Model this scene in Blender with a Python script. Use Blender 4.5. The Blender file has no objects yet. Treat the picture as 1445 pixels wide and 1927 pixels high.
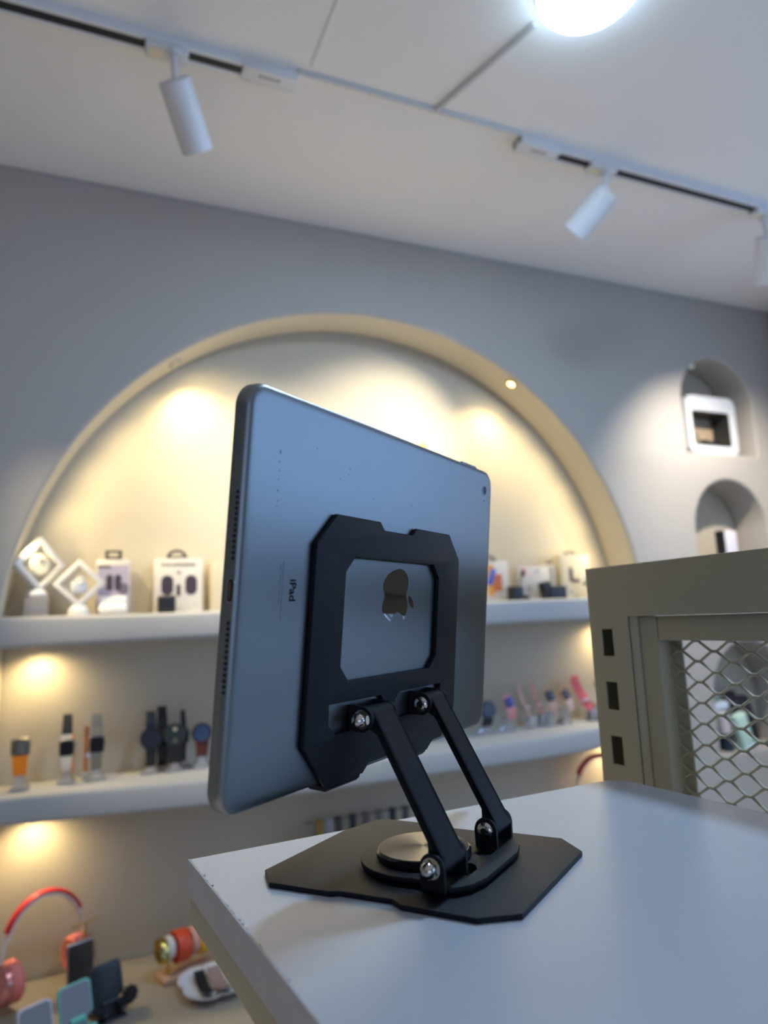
import bpy, bmesh, math, random
from mathutils import Vector, Matrix, Euler
random.seed(7)
PI = math.pi
C = bpy.context.scene.collection
scene = bpy.context.scene

# ---------------------------------------------------------------- camera, world, exposure
EYE = 1.45
cam_d = bpy.data.cameras.new('camera')
cam = bpy.data.objects.new('camera', cam_d); C.objects.link(cam); scene.camera = cam
cam_d.sensor_fit = 'HORIZONTAL'; cam_d.sensor_width = 36.0; cam_d.lens = 32.19
cam_d.clip_start = 0.01; cam_d.clip_end = 50
psi, pit, rol = 0.40574, 0.15432, -0.04187
fwd = Vector((math.sin(psi)*math.cos(pit), math.cos(psi)*math.cos(pit), math.sin(pit)))
rt = Vector((math.cos(psi), -math.sin(psi), 0)); upv = rt.cross(fwd)
r2 = rt*math.cos(rol) + upv*math.sin(rol); u2 = -rt*math.sin(rol) + upv*math.cos(rol)
m = Matrix((r2, u2, -fwd)).transposed().to_4x4(); m.translation = (0, 0, EYE)
cam.matrix_world = m
cam_d.dof.use_dof = True; cam_d.dof.focus_distance = 0.372; cam_d.dof.aperture_fstop = 8.5

world = bpy.data.worlds.new('world'); scene.world = world; world.use_nodes = True
world.node_tree.nodes['Background'].inputs[0].default_value = (0.42, 0.60, 0.95, 1)
world.node_tree.nodes['Background'].inputs[1].default_value = 1.2
scene.view_settings.view_transform = 'Standard'; scene.view_settings.look = 'None'
scene.view_settings.exposure = -0.12; scene.view_settings.gamma = 1.0; scene.view_settings.use_curve_mapping = False
scene.cycles.use_denoising = True
scene.cycles.max_bounces = 8; scene.cycles.diffuse_bounces = 5; scene.cycles.sample_clamp_indirect = 4.0
scene.cycles.caustics_reflective = False; scene.cycles.caustics_refractive = False

def lamp(name, kind, loc, energy, color, **kw):
    d = bpy.data.lights.new(name, kind); d.energy = energy; d.color = color
    o = bpy.data.objects.new(name, d); C.objects.link(o); o.location = loc
    for k, v in kw.items():
        if k == 'aim': o.rotation_euler = (Vector(v) - Vector(loc)).to_track_quat('-Z', 'Y').to_euler()
        else: setattr(d, k, v)
    return o
# daylight through the side window (wall_right); added unseen fill behind the camera
lamp('window_daylight', 'AREA', (2.36, 0.0, 1.72), 13, (0.34, 0.57, 1.0), aim=(1.2, 1.0, 1.3), shape='RECTANGLE', size=1.8, size_y=1.3)
lamp('shopfront_fill', 'AREA', (0.1, -2.3, 1.7), 3, (0.86, 0.93, 1.0), aim=(0.1, 0.0, 1.6), shape='RECTANGLE', size=2.2, size_y=1.5)

# added fill spots over the shop floor, outside the picture: they light the pale floor, which lights the ceiling
for lx, ly, pw, colr in ((-1.05, .75, 85, (1, .86, .70)), (-.75, -.45, 70, (1, .92, .82)), (-.6, -1.4, 40, (1, .96, .92)), (.95, -1.0, 14, (.70, .85, 1)), (1.55, .55, 105, (.42, .64, 1))):
    lamp('floor_fill_spot', 'SPOT', (lx, ly, 2.45), pw, colr, spot_size=1.25, spot_blend=.5, shadow_soft_size=.05, aim=(lx, ly, 0))

# ---------------------------------------------------------------- helpers
def lin(c):
    return tuple((x/12.92 if x <= .04045 else ((x+.055)/1.055)**2.4) for x in c)
def rgb(r, g, b): return lin((r/255, g/255, b/255))
MATS = {}
def mat(name, col, rough=.5, metal=0, bump=0, bscale=200, trans=0, emis=None, estr=0, spec=.5, coat=0, noise=0, nscale=5, alpha=1, aniso=0, col2=None, sss=0):
    if name in MATS: return MATS[name]
    M = bpy.data.materials.new(name); M.use_nodes = True
    nt = M.node_tree; b = nt.nodes['Principled BSDF']
    b.inputs['Base Color'].default_value = (*col, 1); b.inputs['Roughness'].default_value = rough
    b.inputs['Metallic'].default_value = metal; b.inputs['Transmission Weight'].default_value = trans
    b.inputs['Specular IOR Level'].default_value = spec; b.inputs['Coat Weight'].default_value = coat
    b.inputs['Alpha'].default_value = alpha
    if emis: b.inputs['Emission Color'].default_value = (*emis, 1); b.inputs['Emission Strength'].default_value = estr
    tc = nt.nodes.new('ShaderNodeTexCoord')
    if noise or col2:
        n = nt.nodes.new('ShaderNodeTexNoise'); n.inputs['Scale'].default_value = nscale; n.inputs['Detail'].default_value = 5
        nt.links.new(tc.outputs['Object'], n.inputs['Vector'])
        r = nt.nodes.new('ShaderNodeMix'); r.data_type = 'RGBA'
        k = 1-noise
        r.inputs['A'].default_value = (*col, 1); r.inputs['B'].default_value = (*(col2 or tuple(x*k for x in col)), 1)
        nt.links.new(n.outputs['Fac'], r.inputs['Factor']); nt.links.new(r.outputs['Result'], b.inputs['Base Color'])
    if bump:
        n = nt.nodes.new('ShaderNodeTexNoise'); n.inputs['Scale'].default_value = bscale; n.inputs['Detail'].default_value = 3
        nt.links.new(tc.outputs['Object'], n.inputs['Vector'])
        bp = nt.nodes.new('ShaderNodeBump'); bp.inputs['Strength'].default_value = bump; bp.inputs['Distance'].default_value = .001
        nt.links.new(n.outputs['Fac'], bp.inputs['Height']); nt.links.new(bp.outputs['Normal'], b.inputs['Normal'])
    if aniso:
        b.inputs['Anisotropic'].default_value = aniso; pass
        t = nt.nodes.new('ShaderNodeTangent'); t.direction_type = 'RADIAL'; t.axis = 'Z'
        nt.links.new(t.outputs['Tangent'], b.inputs['Tangent'])
    MATS[name] = M
    return M

def tag(o, label=None, cat=None, group=None, kind=None):
    if label: o['label'] = label
    if cat: o['category'] = cat
    if group: o['group'] = group
    if kind: o['kind'] = kind
    return o
def new_obj(name, me, m=None, parent=None, loc=(0, 0, 0), rot=(0, 0, 0)):
    o = bpy.data.objects.new(name, me); C.objects.link(o)
    if m is not None:
        me.materials.clear(); me.materials.append(m)
    o.location = loc; o.rotation_euler = rot
    if parent is not None: o.parent = parent
    return o
def obj(name, bm, m, parent=None, loc=(0, 0, 0), rot=(0, 0, 0), smooth=35, M=None):
    if M is not None: bm.transform(M)
    bmesh.ops.recalc_face_normals(bm, faces=bm.faces)
    me = bpy.data.meshes.new(name); bm.to_mesh(me); bm.free()
    if smooth:
        me.polygons.foreach_set('use_smooth', [True]*len(me.polygons))
        try: me.set_sharp_from_angle(angle=math.radians(smooth))
        except Exception: pass
    return new_obj(name, me, m, parent, loc, rot)
def thing(name, label, cat, loc=(0, 0, 0), rot=(0, 0, 0), group=None):
    o = bpy.data.objects.new(name, None); C.objects.link(o); o.empty_display_size = .02
    o.location = loc; o.rotation_euler = rot
    return tag(o, label, cat, group)
def NB(): return bmesh.new()
def add(bm, t, M=None):
    if M is not None: t.transform(M)
    me = bpy.data.meshes.new('t'); t.to_mesh(me); t.free(); bm.from_mesh(me); bpy.data.meshes.remove(me)
    return bm
def box(bm, c, s, bev=0, seg=2, M=None):
    t = NB(); bmesh.ops.create_cube(t, size=1)
    bmesh.ops.scale(t, vec=s, verts=t.verts)
    if bev: bmesh.ops.bevel(t, geom=t.edges[:], offset=bev, segments=seg, profile=.5, affect='EDGES')
    bmesh.ops.translate(t, vec=c, verts=t.verts)
    return add(bm, t, M)
def frame_to(p0, p1):
    p0, p1 = Vector(p0), Vector(p1); z = (p1-p0)
    return Matrix.Translation(p0) @ z.to_track_quat('Z', 'Y').to_matrix().to_4x4(), z.length
def lathe(bm, prof, seg=32, M=None):
    t = NB(); rings = []
    for r, z in prof:
        if r < 1e-6: rings.append([t.verts.new((0, 0, z))])
        else: rings.append([t.verts.new((r*math.cos(2*PI*i/seg), r*math.sin(2*PI*i/seg), z)) for i in range(seg)])
    for a, b in zip(rings, rings[1:]):
        for i in range(seg):
            j = (i+1) % seg
            if len(a) == 1 and len(b) == 1: continue
            if len(a) == 1: t.faces.new((a[0], b[i], b[j]))
            elif len(b) == 1: t.faces.new((a[i], a[j], b[0]))
            else: t.faces.new((a[i], a[j], b[j], b[i]))
    return add(bm, t, M)
def cyl(bm, p0, p1, r, r1=None, seg=24, bev=0):
    M, L = frame_to(p0, p1); r1 = r if r1 is None else r1
    if bev: prof = [(0, 0), (r-bev, 0), (r, bev), (r1, L-bev), (r1-bev, L), (0, L)]
    else: prof = [(0, 0), (r, 0), (r1, L), (0, L)]
    return lathe(bm, prof, seg, M)
def tube(bm, pts, r, seg=8, closed=False, cap=True, flat=None):
    """sweep a circle (or an ellipse flat=(rx, ry)) along points"""
    t = NB(); pts = [Vector(p) for p in pts]; n = len(pts); rings = []
    ref = None
    for i, p in enumerate(pts):
        a = pts[i-1] if (i > 0 or closed) else p; b = pts[(i+1) % n] if (i < n-1 or closed) else p
        d = (b-a).normalized()
        if ref is None:
            ref = Vector((0, 1, 0)) if abs(d.y) < .9 else Vector((1, 0, 0))
        x = (ref - d*ref.dot(d)).normalized(); y = d.cross(x); ref = x
        rr = r[i] if isinstance(r, (list, tuple)) else r
        rx, ry = (rr*flat[0], rr*flat[1]) if flat else (rr, rr)
        rings.append([t.verts.new(p + x*rx*math.cos(2*PI*k/seg) + y*ry*math.sin(2*PI*k/seg)) for k in range(seg)])
    for i in range(n if closed else n-1):
        a, b = rings[i], rings[(i+1) % n]
        for k in range(seg): t.faces.new((a[k], a[(k+1) % seg], b[(k+1) % seg], b[k]))
    if not closed and cap: t.faces.new(rings[0]); t.faces.new(rings[-1][::-1])
    return add(bm, t)
def rrect(w, h, r, n=8, cx=0, cy=0):
    out = []
    for k, (sx, sy) in enumerate(((1, 1), (-1, 1), (-1, -1), (1, -1))):
        for i in range(n+1):
            a = PI/2*k + PI/2*i/n
            out.append((cx+sx*(w/2-r)+r*math.cos(a), cy+sy*(h/2-r)+r*math.sin(a)))
    return out
def spline(pts, n=6):
    """closed Catmull-Rom; a point given as (x, y, 1) is a sharp corner"""
    out = []; N = len(pts)
    for i in range(N):
        p1, p2 = pts[i], pts[(i+1) % N]
        p0 = pts[i-1] if len(p1) < 3 else p1
        p3 = pts[(i+2) % N] if len(p2) < 3 else p2
        for k in range(n):
            t = k/n
            out.append(tuple(.5*((2*p1[j]) + (-p0[j]+p2[j])*t + (2*p0[j]-5*p1[j]+4*p2[j]-p3[j])*t*t + (-p0[j]+3*p1[j]-3*p2[j]+p3[j])*t**3) for j in (0, 1)))
    return out
def prism(bm, poly, z0, z1, M=None):
    t = NB(); a = [t.verts.new((x, y, z0)) for x, y in poly]; b = [t.verts.new((x, y, z1)) for x, y in poly]
    t.faces.new(a[::-1]); t.faces.new(b)
    for i in range(len(a)): t.faces.new((a[i], a[(i+1) % len(a)], b[(i+1) % len(a)], b[i]))
    return add(bm, t, M)
def plate(bm, outer, holes=(), z0=0, z1=.002, bev=0, M=None):
    """flat plate with real holes, chamfered edges"""
    cu = bpy.data.curves.new('c', 'CURVE'); cu.dimensions = '2D'; cu.fill_mode = 'BOTH'
    cu.extrude = (z1-z0)/2 - bev; cu.bevel_depth = bev; cu.bevel_resolution = 1 if bev < .003 else 3; cu.offset = -bev
    for poly in (outer, *holes):
        s = cu.splines.new('POLY'); s.points.add(len(poly)-1); s.use_cyclic_u = True
        for p, (x, y) in zip(s.points, poly): p.co = (x, y, 0, 1)
    o = bpy.data.objects.new('c', cu); C.objects.link(o)
    dg = bpy.context.evaluated_depsgraph_get(); me = bpy.data.meshes.new_from_object(o.evaluated_get(dg))
    bpy.data.objects.remove(o); bpy.data.curves.remove(cu)
    t = NB(); t.from_mesh(me); bpy.data.meshes.remove(me)
    bmesh.ops.remove_doubles(t, verts=t.verts, dist=1e-6)
    bmesh.ops.translate(t, vec=(0, 0, (z0+z1)/2), verts=t.verts)
    return add(bm, t, M)
def loft(bm, rings, M=None, caps=True):
    t = NB(); R = [[t.verts.new(p) for p in r] for r in rings]
    for a, b in zip(R, R[1:]):
        for i in range(len(a)): t.faces.new((a[i], a[(i+1) % len(a)], b[(i+1) % len(a)], b[i]))
    if caps: t.faces.new(R[0][::-1]); t.faces.new(R[-1])
    return add(bm, t, M)
def text_bm(bm, body, size, M, ext=.00005, bold=0, align='LEFT'):
    cu = bpy.data.curves.new('t', 'FONT'); cu.body = body; cu.size = size; cu.extrude = ext; cu.offset = bold; cu.align_x = align
    o = bpy.data.objects.new('t', cu); C.objects.link(o)
    dg = bpy.context.evaluated_depsgraph_get(); me = bpy.data.meshes.new_from_object(o.evaluated_get(dg))
    bpy.data.objects.remove(o); bpy.data.curves.remove(cu)
    t = NB(); t.from_mesh(me); bpy.data.meshes.remove(me)
    return add(bm, t, M)
def RX(a): return Matrix.Rotation(a, 4, 'X')
def RY(a): return Matrix.Rotation(a, 4, 'Y')
def RZ(a): return Matrix.Rotation(a, 4, 'Z')
def T(x, y, z): return Matrix.Translation((x, y, z))
FRONT = RX(PI/2)          # 2D (x, y) -> (x, z), the plate's +z turns to -y (towards the shop)

# ---------------------------------------------------------------- materials
shelf_m = mat('shelf_plaster', rgb(172, 173, 174), .8, bump=.3, bscale=22, noise=.05, nscale=3)
plaster = mat('plaster', rgb(174, 169, 162), .85, bump=.35, bscale=22, noise=.06, nscale=3)
ceil_m = mat('ceiling_paint', rgb(238, 235, 232), .8, noise=.03, nscale=1.5)
floor_m = mat('floor_tile', rgb(214, 208, 200), .4, noise=.15, nscale=8)
white_pl = mat('white_plastic', rgb(216, 216, 218), .4)
white_metal = mat('white_lacquer', rgb(215, 215, 218), .45)
black_coat = mat('black_powder_coat', rgb(13, 18, 27), .42, bump=.35, bscale=2500, spec=.28)
black_pl = mat('black_plastic', rgb(22, 24, 30), .4)
dark_slot = mat('dark_slot', rgb(18, 24, 30), .6)
chrome = mat('polished_steel', (.62, .58, .52), .12, 1)
alu = mat('silver_aluminium', (.215, .24, .255), .36, 1, bump=.05, bscale=6000)
mirror_m = mat('mirror_logo', (.30, .30, .31), .02, 1)
disc_m = mat('brushed_disc', (.30, .28, .25), .38, 1, aniso=.97)
cream = mat('cream_enamel', rgb(178, 171, 146), .42, bump=.04, bscale=120)
bench_m = mat('bench_board', rgb(160, 151, 136), .5, noise=.05)
glass_clear = mat('clear_acrylic', (.92, .90, .95), .12, trans=.75, spec=.5)
ink = mat('grey_ink', rgb(14, 20, 34), .6, spec=.1)
inkf = mat('faint_ink', rgb(58, 74, 96), .6, spec=.1)
gold = mat('gold_metal', (.78, .55, .16), .22, 1)
warm_led = mat('warm_led', (1, 1, 1), .5, emis=(1, .78, .36), estr=8)
lens_led = mat('spot_lens', (1, 1, 1), .5, emis=(1, .86, .62), estr=10)
cold_led = mat('cold_led', (1, 1, 1), .5, emis=(.50, .76, 1), estr=13)

# ---------------------------------------------------------------- the room
YW, YB, ZC = 1.6, 1.73, 2.4877
XR, XL, YF = 2.225, -1.7, -2.2
def arch(x0, x1, zb, zs, n=40):
    cx, r = (x0+x1)/2, (x1-x0)/2
    return [(x0, zb)] + [(cx - r*math.cos(PI*i/n), zs + r*math.sin(PI*i/n)) for i in range(n+1)] + [(x1, zb)]
ax0, ax1, azs = 0.6745-.8496, 0.6745+.8496, 1.45-.0486
niches = [(1.762, 2.086, 1.943, 2.112), (1.764, 2.090, 1.522, 1.692), (1.762, 2.088, 1.000, 1.170)]
bm = NB()
plate(bm, [(XL, 0), (XR, 0), (XR, ZC), (XL, ZC)], [arch(ax0, ax1, .70, azs, 96)] + [arch(*q) for q in niches], -YB, -YW, bev=.009, M=FRONT)
wb = tag(obj('wall_back', bm, plaster, smooth=50), kind='structure')
glow_pl = mat('soffit_glow_plaster', rgb(206, 196, 174), .85, bump=.35, bscale=22, noise=.05, nscale=3)
wb.data.materials.append(glow_pl)      # warm light on the arch's inside is put into a creamier plaster
for p in wb.data.polygons:
    if abs(p.normal.y) < .35 and ax0-.02 < p.center.x < ax1+.02 and p.center.z > .72 and YW+.003 < p.center.y < YB: p.material_index = 1
bm = NB(); box(bm, ((XL+XR)/2, YB+.02, ZC/2), (XR-XL, .04, ZC)); tag(obj('wall_alcove', bm, mat('back_glow_plaster', rgb(188, 180, 163), .85, bump=.35, bscale=22, noise=.05, nscale=3), smooth=0), kind='structure')  # warm glow put into the back wall's plaster colour too
bm = NB(); box(bm, ((XL+XR)/2, -.25, -.02), (XR-XL+.4, 4.4, .04)); tag(obj('floor', bm, floor_m, smooth=0), kind='structure')
bm = NB(); box(bm, ((XL+XR)/2, -.25, ZC+.02), (XR-XL+.4, 4.4, .04)); tag(obj('ceiling', bm, ceil_m, smooth=0), kind='structure')
bm = NB(); box(bm, (XL-.02, -.25, ZC/2), (.04, 4.2, ZC)); tag(obj('wall_left', bm, plaster, smooth=0), kind='structure')
def yz_wall(name, x, y0, y1, hole):   # wall across x with one opening
    bm = NB(); (a0, a1, b0, b1) = hole
    plate(bm, [(y0, 0), (y1, 0), (y1, ZC), (y0, ZC)], [[(a0, b0), (a1, b0), (a1, b1), (a0, b1)]], 0, .06, M=T(x, 0, 0) @ Matrix(((0, 0, 1, 0), (1, 0, 0, 0), (0, 1, 0, 0), (0, 0, 0, 1))))
    return tag(obj(name, bm, plaster, smooth=0), kind='structure')
yz_wall('wall_right', XR, -2.3, 1.8, (-1.0, .95, 1.0, 2.34))
bm = NB(); plate(bm, [(XL, 0), (XR, 0), (XR, ZC), (XL, ZC)], [[(-1.0, .6), (1.2, .6), (1.2, 2.2), (-1.0, 2.2)]], -YF, -YF+.06, M=FRONT)
tag(obj('wall_front', bm, plaster, smooth=0), kind='structure')
bm = NB()
for y in (-.98, -.02, .93): box(bm, (XR+.03, y, 1.67), (.05, .04, 1.34))
for z in (1.02, 2.32): box(bm, (XR+.03, -.025, z), (.05, 1.95, .04))
tag(obj('window_1', bm, white_metal, smooth=0), kind='structure')
bm = NB()
for x in (-.98, .1, 1.18): box(bm, (x, YF-.03, 1.4), (.04, .05, 1.6))
for z in (.62, 2.18): box(bm, (.1, YF-.03, z), (2.2, .05, .04))
tag(obj('window_2', bm, white_metal, smooth=0), kind='structure')

# plaster shelves of the alcove, their fronts slightly bowed
def shelf(name, zt, zb, label, bow=.08):
    bm = NB(); N = 48; x0, x1 = ax0-.0, ax1+.0
    rng = random.Random(zt)
    ph = [rng.uniform(0, 6) for _ in range(4)]
    secs = []
    for i in range(N+1):
        x = x0+(x1-x0)*i/N; u = (x-(x0+x1)/2)/((x1-x0)/2)
        yf = YW - bow*(1-u*u) + .003*math.sin(5*x+ph[0]); w = .0016*math.sin(9*x+ph[1]); w2 = .002*math.sin(7*x+ph[2])
        secs.append([(x, YB-.002, zt), (x, yf+.008, zt+w), (x, yf+.002, zt-.003+w), (x, yf, zt-.010+w), (x, yf, zb+.010+w2), (x, yf+.002, zb+.003+w2), (x, yf+.008, zb+w2), (x, YB-.002, zb)])
    loft(bm, secs)
    return tag(obj(name, bm, shelf_m, smooth=50), label, 'shelf')
shelf('plaster_shelf', 1.484, 1.423, 'upper off-white plaster shelf in the arched alcove, holding boxed earphones')
shelf('plaster_shelf', 1.1335, 1.079, 'lower off-white plaster shelf in the arched alcove, holding the row of watches')
# bench at the bottom of the alcove
bn = thing('display_bench', 'wide pale display bench across the bottom of the arched alcove, holding headphones and phone stands', 'bench', (0.674, 1.5, 0))
ZBN = .7445
bm = NB(); box(bm, (0, 0, ZBN-.02), (1.68, .44, .04), .003); obj('bench_top', bm, bench_m, bn)
bm = NB(); box(bm, (0, -.01, (ZBN-.04)/2), (1.66, .19, ZBN-.04), .002); obj('bench_body', bm, plaster, bn)

# ---------------------------------------------------------------- ceiling things
YT = 1.135; ZT0 = ZC-.018
def track(x0, x1, adapters, feed, label):
    t = thing('light_track', label, 'light track', ((x0+x1)/2, YT, ZC)); L = x1-x0; cx = (x0+x1)/2
    bm = NB()
    box(bm, (0, 0, -.003), (L, .036, .006)); box(bm, (0, -.0135, -.009), (L, .008, .018), .001); box(bm, (0, .0135, -.009), (L, .008, .018), .001)
    obj('track_rail', bm, white_metal, t)
    bm = NB(); box(bm, (0, 0, -.0115), (L-.002, .019, .010)); obj('track_slot', bm, dark_slot, t)
    bm = NB(); box(bm, ((feed[0]+feed[1])/2-cx, 0, -.0115), (feed[1]-feed[0], .0375, .023), .002); e = obj('feed_connector', bm, white_pl, t)
    bm = NB()
    for k in range(5): box(bm, ((feed[0]+feed[1])/2-cx+.012*(k-2)*.7, -.004, -.0233), (.005, .006, .0008))
    obj('connector_marking', bm, mat('marking_grey', rgb(120, 118, 112), .6), e)
    return t
track(-1.2, .340, (), (.237, .340), 'white ceiling track with a black slot at the left, above the arched alcove')
track(.845, 2.20, (), (.845, .950), 'white ceiling track with a black slot at the right, ending over the small niches')
def spot(Tp, Bp, r, ax, label, power, col, cone, blend=.6, aim=None):
    Tp, Bp = Vector(Tp), Vector(Bp); d = (Bp-Tp).normalized(); L = (Bp-Tp).length
    base = Vector((ax, YT, ZT0))
    t = thing('track_spotlight', label, 'spotlight', base, group='track spotlights')
    bm = NB(); box(bm, (0, 0, -.005), (.074, .032, .012), .003); box(bm, (0, 0, .004), (.055, .012, .008)); obj('track_adapter', bm, white_pl, t)
    bm = NB(); box(bm, (-.018, 0, -.0114), (.022, .018, .0008)); obj('adapter_label', bm, mat('label_cream', rgb(235, 225, 200), .6), t)
    q = Tp - base
    bm = NB(); cyl(bm, (q.x, q.y, -.012), (q.x, q.y, -.022), .012, seg=20); tube(bm, [(q.x, q.y, -.014), (q.x, q.y, -.036), tuple(q+d*.006)], .0065, 12)
    obj('swivel_stem', bm, white_pl, t)
    M, _ = frame_to(q, q+d)
    bm = NB(); lathe(bm, [(0, -.001), (r-.002, -.001), (r, .001), (r, L-.001), (r-.0015, L), (r-.004, L-.001), (r-.006, L-.022), (0, L-.022)], 48, M); obj('lamp_housing', bm, white_metal, t)
    bm = NB(); lathe(bm, [(0, L-.0205), (r-.009, L-.0205), (r-.009, L-.0215)], 32, M); obj('lens', bm, lens_led, t)
    e = lamp('spotlight_beam', 'SPOT', Bp-d*.004, power, col, spot_size=cone, spot_blend=blend, shadow_soft_size=.014, aim=(aim if aim else Bp+d))
    return t
spot((.1148, 1.1211, 2.4027), (.1652, 1.1945, 2.3274), .029, .103, 'white cylinder spotlight on the left ceiling track, aimed into the alcove', 46, (1, .86, .62), 1.05, 1.0, aim=(.50, 1.73, 1.60))
spot((1.0788, 1.1246, 2.4027), (1.0406, 1.2056, 2.3376), .031, 1.076, 'white cylinder spotlight tilted down to the left, near the start of the right ceiling track', 72, (1, .88, .68), .95, 1.0, aim=(.70, 1.73, 1.84))
spot((1.6175, 1.1357, 2.4027), (1.6595, 1.186, 2.303), .029, 1.615, 'white cylinder spotlight at the far right edge, above the small niches', 50, (1, .90, .76), 1.80, 1.0, aim=(1.93, 1.6, 1.47))
lamp('alcove_fill_left', 'SPOT', (-.43, 1.190, 2.305), 50, (1, .82, .54), spot_size=.56, spot_blend=1.0, shadow_soft_size=.014, aim=(.30, 1.73, 1.12))   # added unseen fill for the alcove's left side
# round lamp
rl = thing('round_ceiling_lamp', 'glowing round cold-white lamp on the ceiling at the top edge of the photo', 'ceiling lamp', (.737, .765, ZC))
bm = NB(); lathe(bm, [(0, 0), (.086, 0), (.087, -.004), (.085, -.010), (.0, -.010)], 64); obj('lamp_base', bm, white_pl, rl)
bm = NB(); lathe(bm, [(.083, -.008), (.083, -.026), (.079, -.031), (0, -.032)], 64); obj('diffuser', bm, cold_led, rl)
lamp('round_lamp_light', 'AREA', (.737, .765, ZC-.035), 9, (.50, .72, 1.0), shape='DISK', size=.15)
# surface conduits
def conduit(a, b, r, label):
    bm = NB(); tube(bm, [(a[0], a[1], ZC-r*.6), (b[0], b[1], ZC-r*.6)], r, 10)
    tag(obj('cable_conduit', bm, mat('conduit_white', rgb(196, 196, 198), .5)), label, 'conduit', 'thin ceiling conduits')
conduit((.340, 1.117), (.845, 1.117), .005, 'thin white conduit on the ceiling joining the two light tracks')
conduit((.634, 1.117), (.705, .868), .006, 'short white conduit running from the joint between the tracks to the round lamp')
bm = NB(); box(bm, (.36, .95, ZC-.0006), (.003, .30, .0012)); tag(obj('trim_1', bm, mat('seam', rgb(196, 196, 198), .8)), kind='structure')
bm = NB(); box(bm, (1.0, .36, ZC-.0006), (.003, .20, .0012)); tag(obj('trim_2', bm, MATS['seam']), kind='structure')

# recessed downlights: (x, y, z, axis of the fitting, aim)
def downlight(p, axis, aim, power, label, cone=2.1, blend=1.0, col=(1, .76, .38), deep=0):
    t = thing('recessed_downlight', label, 'downlight', p, group='small brass downlights in the alcove')
    M, _ = frame_to((0, 0, 0), axis)
    bm = NB(); lathe(bm, [(.0105, .0004), (.0105, .003), (.015, .003), (.0165, .001), (.0165, -.002)], 28, M); obj('trim_ring', bm, plaster if deep else gold, t)
    bm = NB(); lathe(bm, [(0, .0012), (.0108, .0012), (.0108, 0)], 24, M); obj('led_lens', bm, mat('frosted_lens', rgb(200, 190, 165), .5, emis=(1, .80, .45), estr=.35) if deep else warm_led, t)
    ax = Vector(axis).normalized()
    lamp('downlight_beam', 'SPOT', Vector(p)+ax*.006, power, col, spot_size=cone, spot_blend=blend, shadow_soft_size=.010, aim=aim)
cr, rr = (.6745, 1.4014), .8496
def on_arch(a, inset=.002): return (cr[0]+(rr-inset)*math.cos(a), cr[1]+(rr-inset)*math.sin(a))
aR = math.radians(57.8); aL = math.radians(130)
def arch_light(deg, y, power, label, deep):
    a = math.radians(deg); x, z = on_arch(a); q = (cr[0]+(rr-.32)*math.cos(a), 1.715, cr[1]+(rr-.32)*math.sin(a)-.22)
    downlight((x, y, z), (-math.cos(a), 0, -math.sin(a)), q, power, label, deep=deep, cone=2.0)
arch_light(57.8, 1.632, 8, 'tiny glowing brass downlight in the right shoulder of the arch', 0)
arch_light(126, 1.66, 8, 'small brass downlight in the left shoulder of the arch', 1)
for k in range(6):      # added warm fill spots along both arch flanks, without fittings
    for dg in (16+8*k, 164-8*k):
        a = math.radians(dg); x, z = on_arch(a, .012)
        lamp('arch_fill_spot', 'SPOT', (x, 1.628, z), 1.25, (1, .79, .42), spot_size=2.7, spot_blend=1.0, shadow_soft_size=.012, aim=(cr[0]+(rr-.30)*math.cos(a), 1.72, cr[1]+(rr-.30)*math.sin(a)-.06))
for zz, nm in ((1.4225, 'upper'), (1.0785, 'lower')):
    for xx, sd in ((-.105, 'left'), (1.445, 'right')):
        downlight((xx, 1.684, zz), (0, 0, -1), (xx+(.03 if xx < 0 else -.03), 1.690, zz-.3), 2.8 if nm == 'upper' else 2.6, 'small brass downlight under the %s end of the %s alcove shelf' % (sd, nm), cone=2.75)

# ---------------------------------------------------------------- the table the stand is on
ZTB = 1.3266
TL = Vector((.0518, .4056)); TR = Vector((.3605, .4250))
dl = Vector((.0169, -.1794)).normalized(); dr = Vector((.0095, -.0826)).normalized()
BL, BR = TL+dl*.56, TR+dr*.58
tb = thing('white_table', 'white laminate table with cream metal frame, holding the tablet stand', 'table', (.22, .15, 0))
org = Vector((.22, .15))
def table_poly(ins=0, rc=.014):
    ex = (TR-TL).normalized(); eu = ex
    a = TL+ex*ins+dl*ins; b = TR-ex*ins+dr*ins; c = BR-ex*ins; d = BL+ex*ins
    out = [a-org]
    p0, p1 = b-ex*rc*1.2, b+dr*rc*1.2
    for k in range(9):
        t = k/8; out.append((p0*(1-t)**2 + b*2*t*(1-t) + p1*t*t)-org)
    out += [c-org, d-org]
    return [(v.x, v.y) for v in out][::-1]
lam = mat('table_laminate', rgb(196, 203, 214), .26, bump=.14, bscale=900, noise=.05, nscale=14)
bm = NB(); plate(bm, table_poly(), (), ZTB-.0168, ZTB, bev=.0004); obj('tabletop', bm, lam, tb, smooth=0)
bm = NB()   # banding glued on the left edge
nrm = Vector((dl.y, -dl.x)); nrm = nrm if nrm.x < 0 else -nrm
a, b = TL-org, BL-org; q = [a, b, b+nrm*.0007, a+nrm*.0007]
prism(bm, [(v.x, v.y) for v in q], ZTB-.0170, ZTB+.0002); obj('edge_banding', bm, mat('banding', rgb(190, 190, 196), .45, noise=.1, nscale=60), tb, smooth=0)
bm = NB()
rngc = random.Random(3)
for k in range(40):      # chips and specks along the left edge of the top
    s = rngc.uniform(.01, .30); w = rngc.uniform(.0002, .0008)
    p = a+dl*s - nrm*rngc.uniform(.0, .0012)
    prism(bm, [(p.x+w*math.cos(t)*rngc.uniform(.5, 1.1), p.y+w*2*math.sin(t)*rngc.uniform(.5, 1)) for t in (0, 1.2, 2.5, 3.8, 5.1)], ZTB-.0002, ZTB+.00012)
tag(obj('edge_chips', bm, mat('chipped_board', rgb(170, 166, 164), .8), tb, smooth=0), kind='stuff')
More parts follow.
